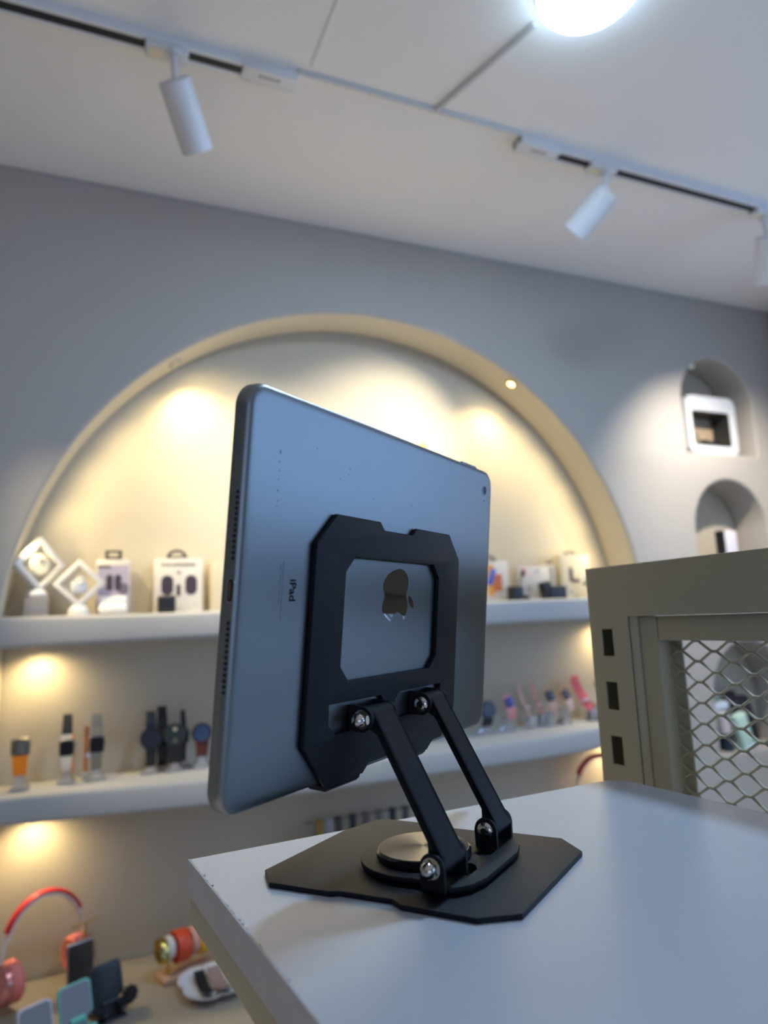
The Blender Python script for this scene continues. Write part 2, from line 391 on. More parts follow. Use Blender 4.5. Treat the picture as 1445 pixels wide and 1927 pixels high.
bm = NB(); ply = table_poly(.0006, .014)
inn = table_poly(.022, .006)
plate(bm, ply, [inn[::-1]], ZTB-.0322, ZTB-.0170, bev=.0012); obj('apron_frame', bm, cream, tb, smooth=40)
for (cx, cy) in ((.30, .30), (.30, -.08), (.21, .30), (.21, -.08)):
    bm = NB(); box(bm, (cx-.22, cy-.15, (ZTB-.033)/2), (.03, .03, ZTB-.033), .003); obj('leg', bm, cream, tb)
bm = NB(); box(bm, (.255-.22, .30-.15, ZTB-.045), (.12, .03, .025), .002); obj('cross_rail', bm, cream, tb)
bm = NB(); box(bm, (.255-.22, -.08-.15, ZTB-.045), (.12, .03, .025), .002); obj('cross_rail', bm, cream, tb)

# ---------------------------------------------------------------- mesh panel at the right
Dv = Vector((-.0685, .9976, 0)).normalized(); Nv = Vector((Dv.y, -Dv.x, 0))
MC = Matrix((( -Dv.x, Nv.x, 0, .395), (-Dv.y, Nv.y, 0, .39), (0, 0, 1, 0), (0, 0, 0, 1)))
mp = thing('mesh_panel', 'cream metal display panel with slotted post and diamond wire mesh beside the white table', 'display panel')
mp.location = (.395, .39, 0); mp.rotation_euler = (0, 0, math.atan2(-Dv.y, -Dv.x))
W2 = Matrix(((1, 0, 0, 0), (0, 0, -1, 0), (0, 1, 0, 0), (0, 0, 0, 1)))  # plate xy->xz, plate +z -> -y
X0, X1 = -.0838, .60
zt = 1.4850; zo = zt-.041; zb_ = .90
slots = []
k = 0
while zt-.0505-.0423*k-.0216 > zb_:
    z1 = 1.4343-.0423*k; slots.append([(X0+.0127, z1-.0217), (X0+.0248, z1-.0217), (X0+.0248, z1), (X0+.0127, z1)]); k += 1
bm = NB()
plate(bm, [(X0, .02), (X1, .02), (X1, zt), (X0, zt)], [[(X0+.042, zb_), (X1-.042, zb_), (X1-.042, zo), (X0+.042, zo)]] + slots, 0, .0016, bev=.0006, M=W2)
# returns that make it a hollow box section
D_ = .028
box(bm, (X0+.0008, D_/2, zt/2), (.0016, D_, zt)); box(bm, ((X0+X1)/2, D_/2, zt-.0008), (X1-X0, D_, .0016), .0005)
box(bm, (X1-.0008, D_/2, zt/2), (.0016, D_, zt)); box(bm, ((X0+X1)/2, D_-.0008, zt-.0205), (X1-X0, .0016, .041))
box(bm, (X0+.021, D_-.0008, zt/2), (.042, .0016, zt)); box(bm, (X1-.021, D_-.0008, zt/2), (.042, .0016, zt))
box(bm, (X0+.0428, D_/2+.002, (zo+zb_)/2), (.0016, D_-.004, zo-zb_)); box(bm, (X1-.0428, D_/2, (zo+zb_)/2), (.0016, D_, zo-zb_))
box(bm, ((X0+X1)/2, D_/2, zo+.0008), (X1-X0-.084, D_-.002, .0016)); box(bm, ((X0+X1)/2, D_/2, zb_), (X1-X0-.084, D_, .0016))
obj('panel_frame', bm, cream, mp, smooth=40)
# rounded inner corner strip
bm = NB(); t_ = [(X0+.042, .0005), (X0+.0445, .0012), (X0+.0470, .0032), (X0+.0485, .0062), (X0+.0489, .012)]
tt = NB()
aa = [tt.verts.new((p[0], p[1], zb_)) for p in t_]; bb = [tt.verts.new((p[0], p[1], zo)) for p in t_]
for i in range(4): tt.faces.new((aa[i], aa[i+1], bb[i+1], bb[i]))
add(bm, tt); obj('post_fold', bm, cream, mp, smooth=60)
# the inner door frame
dx0 = -.0346; dw = .0168; dz1 = zo-.0006; dz0 = zb_+.01; dx1 = X1-.05
bm = NB(); box(bm, (dx0+dw/2, .010, (dz1+dz0)/2), (dw, .014, dz1-dz0), .0012); obj('door_post', bm, cream, mp)
bm = NB(); box(bm, (dx1-dw/2, .010, (dz1+dz0)/2), (dw, .014, dz1-dz0), .0012); obj('door_post', bm, cream, mp)
bm = NB(); box(bm, ((dx0+dx1)/2, .0105, dz1-.009), (dx1-dx0-2*dw-.001, .014, .0180), .001); obj('door_rail', bm, cream, mp)
bm = NB(); box(bm, ((dx0+dx1)/2, .0105, dz0+.009), (dx1-dx0-2*dw-.001, .014, .0180), .001); obj('door_rail', bm, cream, mp)
bm = NB(); box(bm, (dx0+dw+.0025, .0200, (dz1+dz0)/2), (.0105, .0015, dz1-dz0)); obj('mesh_flange', bm, cream, mp)
bm = NB(); box(bm, (dx1-dw-.004, .0200, (dz1+dz0)/2), (.0078, .0015, dz1-dz0)); obj('mesh_flange', bm, cream, mp)
bm = NB()
i0 = -3; z = EYE-.0329-7.4e-3*-2
jj = -2
k = 0
while z > dz0+.01:
    pts = []
    i = -3
    while True:
        x = .0197+.0146*i
        if x > dx1-dw: break
        hi = ((i+k) % 2 == 0)
        zz = z-.0003 if hi else z-.0071
        if x >= dx0+dw-.008:
            pts += [(x-.0024, .0165, zz), (x+.0024, .0165, zz)]
        i += 1
    if z < dz1+.004: tube(bm, pts, .00110, 6, flat=(1.2, .9))
    z -= .0074; k += 1
obj('wire_mesh', bm, cream, mp, smooth=50)

# ---------------------------------------------------------------- tablet and its stand
MS = T(.1386, .2889, ZTB) @ RZ(math.atan2(.5808, .8141))      # stand frame: x = along hinge, -y = towards camera
MI = Matrix(((.8141, .0626, .5774, .1516), (.5808, -.0877, -.8093, .3466), (0, .9942, -.1078, 1.4628), (0, 0, 0, 1)))
Ro = MI.to_3x3(); cX = Ro.col[0].normalized(); cZ = cX.cross(Ro.col[1]).normalized(); cY = cZ.cross(cX)
MI = Matrix((cX, cY, cZ)).transposed().to_4x4(); MI.translation = (.1516, .3466, 1.4628)
ip = thing('tablet', 'silver tablet computer seen from the back, leaning on the black folding stand', 'tablet', MI.to_translation(), MI.to_euler())
LX, LY = .2506, .1741
mm = .001
bm = NB()
prof = [(.5, -3.75), (.15, -3.6), (0, -3.2), (0, -.6), (.12, .8), (.5, 1.9), (1.1, 2.7), (2.1, 3.3), (3.4, 3.64), (5.2, 3.75)]
rings = [[(x, y, zz*mm) for x, y in rrect(LX-2*i*mm, LY-2*i*mm, .0115-i*mm, 10)] for i, zz in prof]
loft(bm, rings); body = obj('aluminium_body', bm, alu, ip, smooth=50)
bm = NB(); prism(bm, rrect(LX-.0012, LY-.0012, .0109, 10), -.0041, -.0036); obj('front_glass', bm, mat('bezel_glass', rgb(200, 200, 200), .1), ip)
sideM = T(-LX/2-.00002, 0, 0) @ Matrix(((0, 0, -1, 0), (1, 0, 0, 0), (0, 1, 0, 0), (0, 0, 0, 1)))   # plate xy -> (v, n); +z -> -u
dark = mat('black_hole', (.004, .005, .006), .7)
for v0, v1 in ((40.0, 13.5), (-11.9, -38.6)):
    bm = NB()
    for k in range(13):
        v = v0+(v1-v0)*k/12
        prism(bm, [(v*mm+.00078*math.cos(a*PI/8), .0011+.00078*math.sin(a*PI/8)) for a in range(16)], -.0003, .00007, sideM)
    obj('speaker_grille', bm, dark, ip)
bm = NB(); plate(bm, rrect(.0098, .0039, .00194, 8, .0008, .0011), [rrect(.0088, .0029, .00144, 8, .0008, .0011)], -.0003, .0001, M=sideM); port = obj('charging_port', bm, mat('port_rim', (.35, .33, .31), .25, 1), ip)
bm = NB(); prism(bm, rrect(.0087, .0028, .00138, 8, .0008, .0011), -.0003, .00006, sideM); obj('port_opening', bm, dark, port)
bm = NB(); prism(bm, rrect(.0066, .0007, .0003, 4, .0008, .0007), -.0003, .00012, sideM); obj('port_tongue', bm, mat('port_tongue', (.25, .22, .18), .3, 1), port)
# camera, buttons
bm = NB(); lathe(bm, [(.0036, .0037), (.0036, .00395), (.0030, .00400), (.0028, .0037)], 32, T(.1109, .0728, 0)); cm = obj('camera_ring', bm, alu, ip)
bm = NB(); lathe(bm, [(0, .00385), (.0029, .00385), (.0029, .0037)], 32, T(.1109, .0728, 0)); obj('camera_lens', bm, mat('lens_glass', (.01, .014, .03), .35, spec=.2), cm)
for x in (.0835, .0955):
    bm = NB(); box(bm, (x, LY/2+.0001, .0008), (.0100, .0012, .0022), .0004); obj('volume_button', bm, alu, ip)
bm = NB(); lathe(bm, [(0, 0), (.0006, 0), (.0006, .0002)], 12, T(.1109, .0655, .00372)); obj('microphone_hole', bm, dark, ip)
# logo: outline measured on the back of the tablet
logo = [(-.2, 14.2), (-6.2, 13.0), (-11.6, 10.6), (-14.4, 8.0), (-15.8, 5.6), (-15.6, 3.4), (-14.4, 1.4), (-13.9, -.4), (-14.4, -2.6), (-15.5, -5.0), (-15.7, -7.2), (-14.8, -9.2), (-11.6, -11.6), (-7.4, -14.0, 1), (-6.9, -13.9, 1),
        (-5.0, -11.4), (-2.2, -9.7), (.9, -9.3), (4.0, -10.1), (6.2, -12.0), (7.2, -13.5, 1), (8.4, -12.3), (10.0, -9.2), (10.9, -6.6), (10.7, -3.9), (9.4, -1.7), (9.1, -.2), (9.7, 2.0), (10.6, 4.8), (10.9, 7.4), (10.0, 10.0), (7.1, 12.7), (3.4, 14.1)]
leaf = [(11.5, -.1, 1), (14.0, -.9), (16.0, -2.4), (17.5, -4.9), (18.1, -7.3, 1), (15.8, -6.8), (13.6, -5.4), (12.0, -3.2)]
bm = NB()
prism(bm, [(x*mm, y*mm) for x, y in spline(logo, 6)], .0037, .00382); prism(bm, [(x*mm, y*mm) for x, y in spline(leaf, 6)], .0037, .00382)
obj('mirror_logo', bm, mirror_m, ip, smooth=0)
bm = NB(); text_bm(bm, 'iPad', .0059, T(-.0922, .0064, .00378) @ RZ(-PI/2), .00002, .00016); obj('printed_name', bm, ink, ip, smooth=0)
bm = NB()
text_bm(bm, 'Designed by Apple in California  Assembled in China', .00116, T(-.0977, .0138, .00377) @ RZ(-PI/2), .00001)
text_bm(bm, 'Model   FCC ID   IC   Rated   Serial', .00116, T(-.0994, .0122, .00377) @ RZ(-PI/2), .00001)
obj('fine_print', bm, inkf, ip, smooth=0)
bm = NB()
for v, w in ((59.8, 1.6), (55.5, .5), (52, .35), (48, .4), (43.2, .7), (38.8, .5), (36.6, .4)):
    box(bm, (-.1041+.0002*math.sin(v), v*mm, .00377), (.0005, w*mm, .00005))
for x, y in ((-79, 66), (-53, 58), (-52, 61), (-30, 49), (-28, 34), (-6, 30), (48, 29), (84, -40), (-60, 55), (10, 50)):
    box(bm, (x*mm, y*mm, .00377), (.0004, .0005, .00005))
tag(obj('scuff_marks', bm, ink, ip, smooth=0), kind='stuff')

st = thing('tablet_stand', 'black folding metal tablet stand with a swivel base on the white table', 'stand', (.1386, .2889, ZTB), (0, 0, math.atan2(.5808, .8141)))
MSi = MS.inverted(); MIS = MSi @ MI
def F(u, nh): return (u*mm, -nh*mm)
# base plate
base = [(-3.2, -91.7), (-15.2, -78.5), (-11.9, -45.6), (-9.6, -42.4), (-6.9, -15.6), (-10.6, -8.9), (-8.7, 25.2), (3.3, 40.4), (86.7, 41.3), (102.5, 25.9), (100.8, -8), (97.0, -15), (95.2, -44), (98.2, -51), (96.0, -81), (91.5, -86.5), (66.7, -92.3)]
base = [F(*p) for p in base]
bm = NB(); plate(bm, base[::-1] if False else base, (), 0.0, .0025, bev=.0004); bp_o = obj('base_plate', bm, black_coat, st, smooth=30)
bm = NB(); prism(bm, [(x*.96+.0018, y*.96+.001) for x, y in base], -.0, .0001); bpy.data.meshes
obj('rubber_pad', bm, mat('black_rubber', (.01, .01, .01), .8), st)
# swivel plate
ring = []
cxr, cyr, Rr = 38.5, -24.0, 31.5
ring += [F(cxr+Rr*math.cos(a), cyr+Rr*math.sin(a)) for a in [math.radians(38-(218+38)*0 - k*6) for k in range(0, 44)]]
ring_pts = []
for k in range(45):
    a = math.radians(22 - k*5.0)      # from the right side, over the back, to the left side
    ring_pts.append(F(cxr+Rr*math.cos(a), cyr+Rr*math.sin(a)))
ring = ring_pts + [F(8.6, -9.0), F(5.6, -5.5), F(4.6, 4.0), F(7.5, 9.6), F(13.5, 13.8), F(24.0, 16.3), F(62, 16.5), F(72, 13.6), F(80, 8.5), F(83, 4.0), F(83.0, -5), F(78, -10.5)]
h1 = [F(22, -1.5), F(22, 8.0), F(31, 8.0), F(35.6, 5.4), F(37.2, 2), F(35.8, -1.5)]
h2 = [F(50, -1.5), F(49, 1), F(50, 4), F(53, 6), F(59.5, 6), F(59.5, -1.5)]
bm = NB(); plate(bm, ring, [h1, h2], .0038, .0064, bev=.0004); obj('swivel_plate', bm, black_coat, st, smooth=30)
bm = NB(); lathe(bm, [(0, .0020), (.018, .0020), (.018, .0064), (.0225, .0064), (.0238, .0072), (.0238, .0094), (.0228, .0102), (.0222, .0102)], 72, T(F(cxr, cyr)[0], F(cxr, cyr)[1], 0)); sw = obj('swivel_bearing', bm, mat('glossy_black', (.01, .01, .012), .15), st)
bm = NB(); lathe(bm, [(0, .0005), (.0224, .0005), (.0226, 0), (.0226, -.0003)], 96); o = obj('brushed_disc', bm, disc_m, sw, loc=(F(cxr, cyr)[0], F(cxr, cyr)[1], .0101))
# lugs, pivots and arms
PZ = .0145
AT = MSi @ Vector((.119, .3164, 1.4029))
AB = Vector((0, 0, PZ))
w_ = (Vector((0, AB.y-AT.y, AB.z-AT.z))).normalized(); La = math.hypot(AB.y-AT.y, AB.z-AT.z)
mN = Vector((1, 0, 0)).cross(-w_)           # outward normal of the arm's face
MA = Matrix(((1, 0, 0, 0), (0, -w_.y, mN.y, AT.y), (0, -w_.z, mN.z, AT.z), (0, 0, 0, 1)))   # x along the hinge, y up the arm, z outward
def lug_base(u0, u1):       # upright rounded tab folded up from the swivel plate, plane across x
    pr = [(-.0060, .0045), (.0060, .0045), (.0060, PZ)] + [(.0060*math.cos(a*PI/12), PZ+.0060*math.sin(a*PI/12)) for a in range(1, 12)] + [(-.0060, PZ)]
    bm = NB(); t = NB()
    a = [t.verts.new((u0, y, z)) for y, z in pr]; b = [t.verts.new((u1, y, z)) for y, z in pr]
    t.faces.new(a); t.faces.new(b[::-1])
    for i in range(len(a)): t.faces.new((a[i], a[(i+1) % len(a)], b[(i+1) % len(a)], b[i]))
    bmesh.ops.bevel(t, geom=[e for e in t.edges if abs(e.verts[0].co.x-e.verts[1].co.x) < 1e-7], offset=.0003, segments=1, affect='EDGES')
    add(bm, t); return obj('base_lug', bm, black_coat, st)
def arm(xa, xb):
    bm = NB()
    # face of the arm, with rounded upper end folding over the pivot
    th = .0022; R0 = .0058
    lowa = [(-La-.0040, -.0035), (-La-.0050, .0010), (-La-.0046, R0-.0022), (-La-.0030, R0-.0004), (-La-.0010, R0)]
    prof = lowa + [(0, R0)] + [(R0*math.sin(a*PI/14), R0*math.cos(a*PI/14)) for a in range(1, 8)]
    inn = [(R0-th)*1 for _ in prof]
    outer = prof
    inner = [(-La-.0022, -.0030), (-La-.0030, .0010), (-La-.0028, R0-.0028), (-La-.0018, R0-.0026), (-La-.0008, R0-th)] + [(0, R0-th)] + [((R0-th)*math.sin(a*PI/14), (R0-th)*math.cos(a*PI/14)) for a in range(1, 8)]
    poly = outer + inner[::-1]
    t = NB(); a = [t.verts.new((xa, y, z)) for y, z in poly]; b = [t.verts.new((xb, y, z)) for y, z in poly]
    t.faces.new(a); t.faces.new(b[::-1])
    for i in range(len(a)): t.faces.new((a[i], a[(i+1) % len(a)], b[(i+1) % len(a)], b[i]))
    add(bm, t)
    # folded side ears: narrow along the arm, round at both pivots
    for x0 in (xa, xb-.0020):
        e = [(R0*math.cos(q), R0*math.sin(q)) for q in [PI/2 - k*PI/12 for k in range(0, 17)]]   # (z? y) round about the upper pivot
        pl = [(0+R0*math.cos(q), R0*math.sin(q)) for q in [PI/2 - k*PI/12 for k in range(0, 1)]]
        up = [(R0*math.cos(q), R0*math.sin(q)) for q in [math.radians(90-15*k) for k in range(0, 15)]]
        lo = [(-La+R0*math.cos(q), R0*math.sin(q)) for q in [math.radians(-30-15*k) for k in range(0, 17)]]
        pts = [(y, z) for (y, z) in up] + [(-.0062, .0006), (-.0095, .0024), (-La+.0095, .0024), (-La+.0062, .0006)] + lo
        t = NB(); a = [t.verts.new((x0, y, z)) for y, z in pts]; b = [t.verts.new((x0+.0020, y, z)) for y, z in pts]
        t.faces.new(a); t.faces.new(b[::-1])
        for i in range(len(a)): t.faces.new((a[i], a[(i+1) % len(a)], b[(i+1) % len(a)], b[i]))
        add(bm, t)
    bmesh.ops.transform(bm, matrix=MA, verts=bm.verts)
    return obj('folding_arm', bm, black_coat, st, smooth=40)
arm(.0040, .0240)
arm(.0633, .0805)
for u0, u1 in ((.0016, .0038), (.0242, .0264), (.0608, .0631), (.0807, .0829)): lug_base(u0, u1)
# upper lugs folded out of the back plate
def lug_top(u0, u1):
    back = -.012+.0042  # plate surface to pivot
    bm = NB()
    pr = [(-.0060, back), (.0060, back), (.0060, 0)] + [(.0060*math.cos(a*PI/12), .0060*math.sin(a*PI/12)) for a in range(1, 12)] + [(-.0060, 0)]
    t = NB(); a = [t.verts.new((u0, y, z)) for y, z in pr]; b = [t.verts.new((u1, y, z)) for y, z in pr]
    t.faces.new(a); t.faces.new(b[::-1])
    for i in range(len(a)): t.faces.new((a[i], a[(i+1) % len(a)], b[(i+1) % len(a)], b[i]))
    t.transform(MIS @ T(-.04407, -.05892, .012)); add(bm, t)
    return obj('upper_lug', bm, black_coat, st)
for u0, u1 in ((.0016, .0038), (.0242, .0264), (.0608, .0631), (.0807, .0829)): lug_top(u0, u1)
def screw(pos, nut, M0, side=-1):
    bm = NB(); M = M0 @ T(*pos) @ RY(side*PI/2) @ Matrix.Scale(1.2, 4)     # local +z points out along -x (or +x)
    if nut:   # domed cap nut on a hexagon
        lathe(bm, [(0, 0), (.0038, 0), (.0038, .0004), (0, .0004)], 24, M.copy())
        hexp = [(.0034*math.cos(k*PI/3), .0034*math.sin(k*PI/3)) for k in range(6)]
        prism(bm, hexp, .0004, .0024, M.copy())
        lathe(bm, [(.0029, .0022)] + [(.0029*math.cos(a*PI/16), .0026+.0029*math.sin(a*PI/16)) for a in range(0, 8)] + [(0, .0055)], 24, M.copy())
        return obj('cap_nut', bm, chrome, st)
    lathe(bm, [(.0036, 0), (.0036, .0005), (.0031, .0013), (.0022, .0018), (.0014, .0019), (.0013, .0009), (0, .0009)], 32, M.copy())
    o = obj('button_screw', bm, chrome, st)
    bm = NB(); prism(bm, [(.0013*math.cos(k*PI/3), .0013*math.sin(k*PI/3)) for k in range(6)], .0009, .0012, M.copy()); obj('hex_socket', bm, dark, o)
    return o
Mtop = T(0, AT.y, AT.z)
screw((.0016, 0, 0), True, Mtop); screw((.0608, 0, 0), False, Mtop); screw((.0829, 0, 0), True, Mtop, 1); screw((.0264, 0, 0), False, Mtop, 1)
Mbot = T(0, 0, PZ)
screw((.0016, 0, 0), True, Mbot); screw((.0608, 0, 0), False, Mbot); screw((.0829, 0, 0), True, Mbot, 1); screw((.0264, 0, 0), False, Mbot, 1)
# back plate that holds the tablet (tablet frame, millimetres)
out = [(-63.5, 37.6), (-25.6, 37.6), (-21.0, 33.5), (9.0, 33.5), (13.5, 37.5), (54.3, 37.5), (69.2, 22.5), (69.8, -67.5), (54.0, -83.2), (42.9, -83.4), (36.5, -87.8), (20.5, -87.8), (15.5, -83.2), (-25.6, -83.2), (-30.5, -87.2), (-61.0, -87.2), (-79.3, -67.0), (-78.2, 23.0)]
win = [(-47.0, 18.1), (35.3, 18.1), (42.6, 10.4), (42.9, -34.3), (35.0, -41.6), (-47.2, -41.2), (-54.6, -33.8), (-54.2, 10.8)]
s1 = [(-62.0, -50.5), (-17.0, -51.0), (-13.2, -54.6), (-13.2, -61), (-17, -64.6), (-56.0, -64.6), (-61.6, -59.8)]
s2 = [(2.6, -51.2), (49.6, -51.6), (49.6, -61), (46, -64.8), (.8, -64.8), (-2.2, -61), (-2.2, -55.0)]
z0, z1 = .0041, .0066
bm = NB(); plate(bm, [(x*mm, y*mm) for x, y in out][::-1], [[(x*mm, y*mm) for x, y in q] for q in (win, s1, s2)], z0, z1, bev=.0004)
obj('holder_plate', bm, black_coat, st, smooth=30, M=MIS)
for xa, xb in ((-58.5, -33.0), (22.0, 35.0)):      # hooks under the lower edge of the tablet
    bm = NB(); t = NB()
    pr = [(-.0862, .0066), (-.0885, .0062), (-.0902, .0045), (-.0906, -.0040), (-.0900, -.0068), (-.0870, -.0078), (-.0850, -.0074), (-.0850, -.0058), (-.0868, -.0060), (-.0882, -.0050), (-.0884, .0030), (-.0874, .0041), (-.0862, .0041)]
    a = [t.verts.new((xa*mm, y, z)) for y, z in pr]; b = [t.verts.new((xb*mm, y, z)) for y, z in pr]
    t.faces.new(a); t.faces.new(b[::-1])
    for i in range(len(a)): t.faces.new((a[i], a[(i+1) % len(a)], b[(i+1) % len(a)], b[i]))
    add(bm, t); obj('support_hook', bm, black_coat, st, smooth=40, M=MIS)
for x0, x1 in ((-.060, -.052), (.044, .056)):
    bm = NB(); prism(bm, [(x0, .021), (x1, .021), (x1, .030), (x0, .030)], .0038, .0041); obj('silicone_pad', bm, MATS['black_rubber'], st, M=MIS)

# ---------------------------------------------------------------- goods on the upper shelf
S1 = 1.484; S2 = 1.1335
card = mat('box_card', rgb(204, 198, 190), .55)
lilac = mat('lilac_print', rgb(178, 168, 186), .5)
dgrey = mat('dark_print', rgb(62, 58, 68), .5)
def slab(name, x0, x1, z0, z1, y, m_, parent, th=.0004):
    bm = NB(); box(bm, ((x0+x1)/2, y-th/2, (z0+z1)/2), (x1-x0, th, z1-z0)); return obj(name, bm, m_, parent, smooth=0)
def blob(name, cx, cz, w, h, y, m_, parent, r=.45):
    bm = NB(); prism(bm, [(px, pz) for px, pz in rrect(w, h, min(w, h)*r, 5, cx, cz)], -y, -y+.0005, FRONT); return obj(name, bm, m_, parent, smooth=0)
def carton(label, x0, x1, h, y, d, rz=0, m_=None, name='earphone_box', z=S1, group='retail boxes on the upper alcove shelf'):
    t = thing(name, label, 'box', ((x0+x1)/2, y, z), (0, 0, rz), group)
    bm = NB(); box(bm, (0, d/2, h/2), (x1-x0, d, h), .0012); obj('carton', bm, m_ or card, t)
    return t
def hanger(t, cx, z, w, h, round_=False):
    bm = NB()
    if round_: 
        o = [(cx-w/2, z-.002)] + [(cx-w/2*math.cos(a*PI/14), z+h*math.sin(a*PI/14)) for a in range(0, 15)] + [(cx+w/2, z-.002)]
        i = [(cx+w*.30*math.cos(a*PI/14), z+h*.25+h*.42*math.sin(a*PI/14)) for a in range(0, 15)]
    else:
        o = [(cx-w/2, z-.002), (cx-w/2, z+h), (cx+w/2, z+h), (cx+w/2, z-.002)]; i = rrect(w*.62, h*.42, h*.15, 3, cx, z+h*.52)
    plate(bm, o[::-1], [i], -.006, -.0048, M=FRONT); return obj('hanging_tab', bm, mat('tab_black', rgb(50, 52, 48), .4), t)
def diamond(cx, cz, half, y, yaw, label, z0):
    t = thing('floating_frame', label, 'display frame', (cx, y, z0), (0, 0, yaw), 'white diamond display frames')
    zc = cz-z0; s = half
    o = [(0, zc+s), (s, zc), (0, zc-s), (-s, zc)]; k = s*.74; i = [(0, zc+k), (k, zc), (0, zc-k), (-k, zc)]
    bm = NB(); plate(bm, o, [i], -.010, .010, bev=.0015, M=FRONT); obj('frame_ring', bm, white_pl, t)
    bm = NB(); plate(bm, [(a*.98, zc+(b-zc)*.98) for a, b in i], (), -.0002, .0002, M=FRONT); obj('clear_membrane', bm, mat('clear_film', (.97, .97, .97), .05, alpha=.08), t)
    bm = NB(); h_ = zc-s
    lathe(bm, [(0, 0), (.022, 0), (.023, .003), (.020, h_*.7+.004), (.012, h_+.008), (0, h_+.008)], 32, Matrix.Diagonal((1, .75, 1, 1))); obj('foot', bm, white_pl, t)
    return t
diamond(-.107, 1.45+.147, .060, 1.665, math.radians(38), 'white diamond-shaped display frame holding a round white case, raised on a clear block', S1+.044)
bm = NB(); box(bm, (0, 0, .0215), (.046, .04, .043), .001); tag(obj('acrylic_block', bm, glass_clear, loc=(-.107, 1.665, S1)), 'small clear acrylic riser block under the left diamond frame', 'riser block')
diamond(-.024, 1.45+.1035, .053, 1.650, math.radians(-8), 'white diamond-shaped display frame standing on the shelf with a pale grey case inside', S1)
def small_case(cx, z, y, r, m_, label, round_=True, yaw=0):
    t = thing('earbud_case', label, 'earbud case', (cx, y, z), (0, 0, yaw), 'earbud cases inside the diamond frames')
    bm = NB()
    if round_: lathe(bm, [(0, -.009), (r*.8, -.009), (r, -.004), (r, .004), (r*.8, .009), (0, .009)], 32, FRONT @ Matrix.Diagonal((1, 1, 1, 1)))
    else: box(bm, (0, 0, 0), (r*1.7, .018, r*1.5), .006, 4)
    obj('case_body', bm, m_, t)
    bm = NB(); tube(bm, [(r*.32*math.cos(a*PI/8)+r*.1, -.0105, r*.85+r*.32*math.sin(a*PI/8)) if not round_ else (r*.1+r*.25*math.cos(a*PI/8), -.0108, r*.30+r*.25*math.sin(a*PI/8)) for a in range(16)], .0012, 6, closed=True); obj('metal_ring', bm, mat('pale_metal', (.9, .88, .8), .2, 1), t)
small_case(-.107, 1.597, 1.665, .024, mat('ivory', rgb(240, 232, 205), .4), 'round ivory earbud case floating in the raised diamond frame', True, math.radians(38))
small_case(-.024, 1.5535-.008, 1.650, .019, mat('pale_blue', rgb(196, 202, 216), .4), 'pale blue-grey square earbud case floating in the lower diamond frame', False, math.radians(-8))
# lilac printed box
b = carton('slim box with lilac printed front and black hanging tab, behind the white charging case', .010, .081, .125, 1.672, .04)
slab('printed_panel', -.033, .033, .008, .112, 0, lilac, b); slab('printed_label', -.033, -.006, .106, .111, -.0005, mat('olive_label', rgb(70, 66, 40), .5), b)
for q in (-.008, .010): blob('printed_earbud', q, .072, .014, .036, -.0006, dgrey, b)
blob('printed_shadow', .022, .058, .02, .026, -.0005, mat('print_violet', rgb(112, 102, 122), .5), b); hanger(b, 0, .125, .036, .021)
# open white earbud case
t = thing('charging_case', 'open glossy white charging case with a dark dot, in front of the lilac box', 'charging case', (.045, 1.642, S1))
bm = NB(); box(bm, (0, 0, .0125), (.060, .022, .024), .0105, 5); obj('case_body', bm, mat('glossy_white', rgb(238, 238, 236), .12), t)
bm = NB(); box(bm, (0, .012, .031), (.058, .010, .020), .0048, 4); obj('case_lid', bm, MATS['glossy_white'], t)
bm = NB(); lathe(bm, [(0, 0), (.003, 0), (.003, .0006)], 16, T(.004, -.0108, .013) @ RX(PI/2)); obj('status_light', bm, dgrey, t)
# white box with two dark earbuds
b = carton('white earphone box with a row of grey lettering and two dark earbuds printed on it', .134, .243, .127, 1.672, .045)
bm = NB(); 
rl_ = random.Random(5)
for k in range(12):
    w = .0048 if k not in (1, 3) else .0022; box(bm, (-.036+k*.0065, -.0004, .1120), (w, .0006, .0075))
obj('printed_lettering', bm, mat('letter_grey', rgb(120, 116, 112), .5), b)
for q in (-.026, .028):
    blob('printed_earbud', q, .064, .027, .046, -.0003, mat('print_dark', rgb(58, 48, 62), .45), b, .48)
blob('printed_stem', -.0008, .052, .009, .028, -.0003, MATS['print_dark'], b); blob('printed_icon', 0, .094, .008, .008, -.0003, MATS['letter_grey'], b)
for q in (.004, .020, .038): blob('printed_mark', q, .016, .006, .008, -.0003, mat('print_pale', rgb(190, 184, 176), .5), b)
hanger(b, -.004, .127, .048, .021, True)
bm = NB(); box(bm, (0, 0, .0195), (.038, .036, .039), .005, 3); tag(obj('charging_cube', bm, black_pl, loc=(.158, 1.640, S1)), 'small black cube in front of the white earphone box with two printed earbuds', 'cube', 'small black cubes on the upper shelf')
b = carton('plain pale beige box partly hidden behind the left edge of the tablet', .262, .335, .118, 1.665, .05, math.radians(8), mat('beige_card', rgb(196, 184, 158), .6))
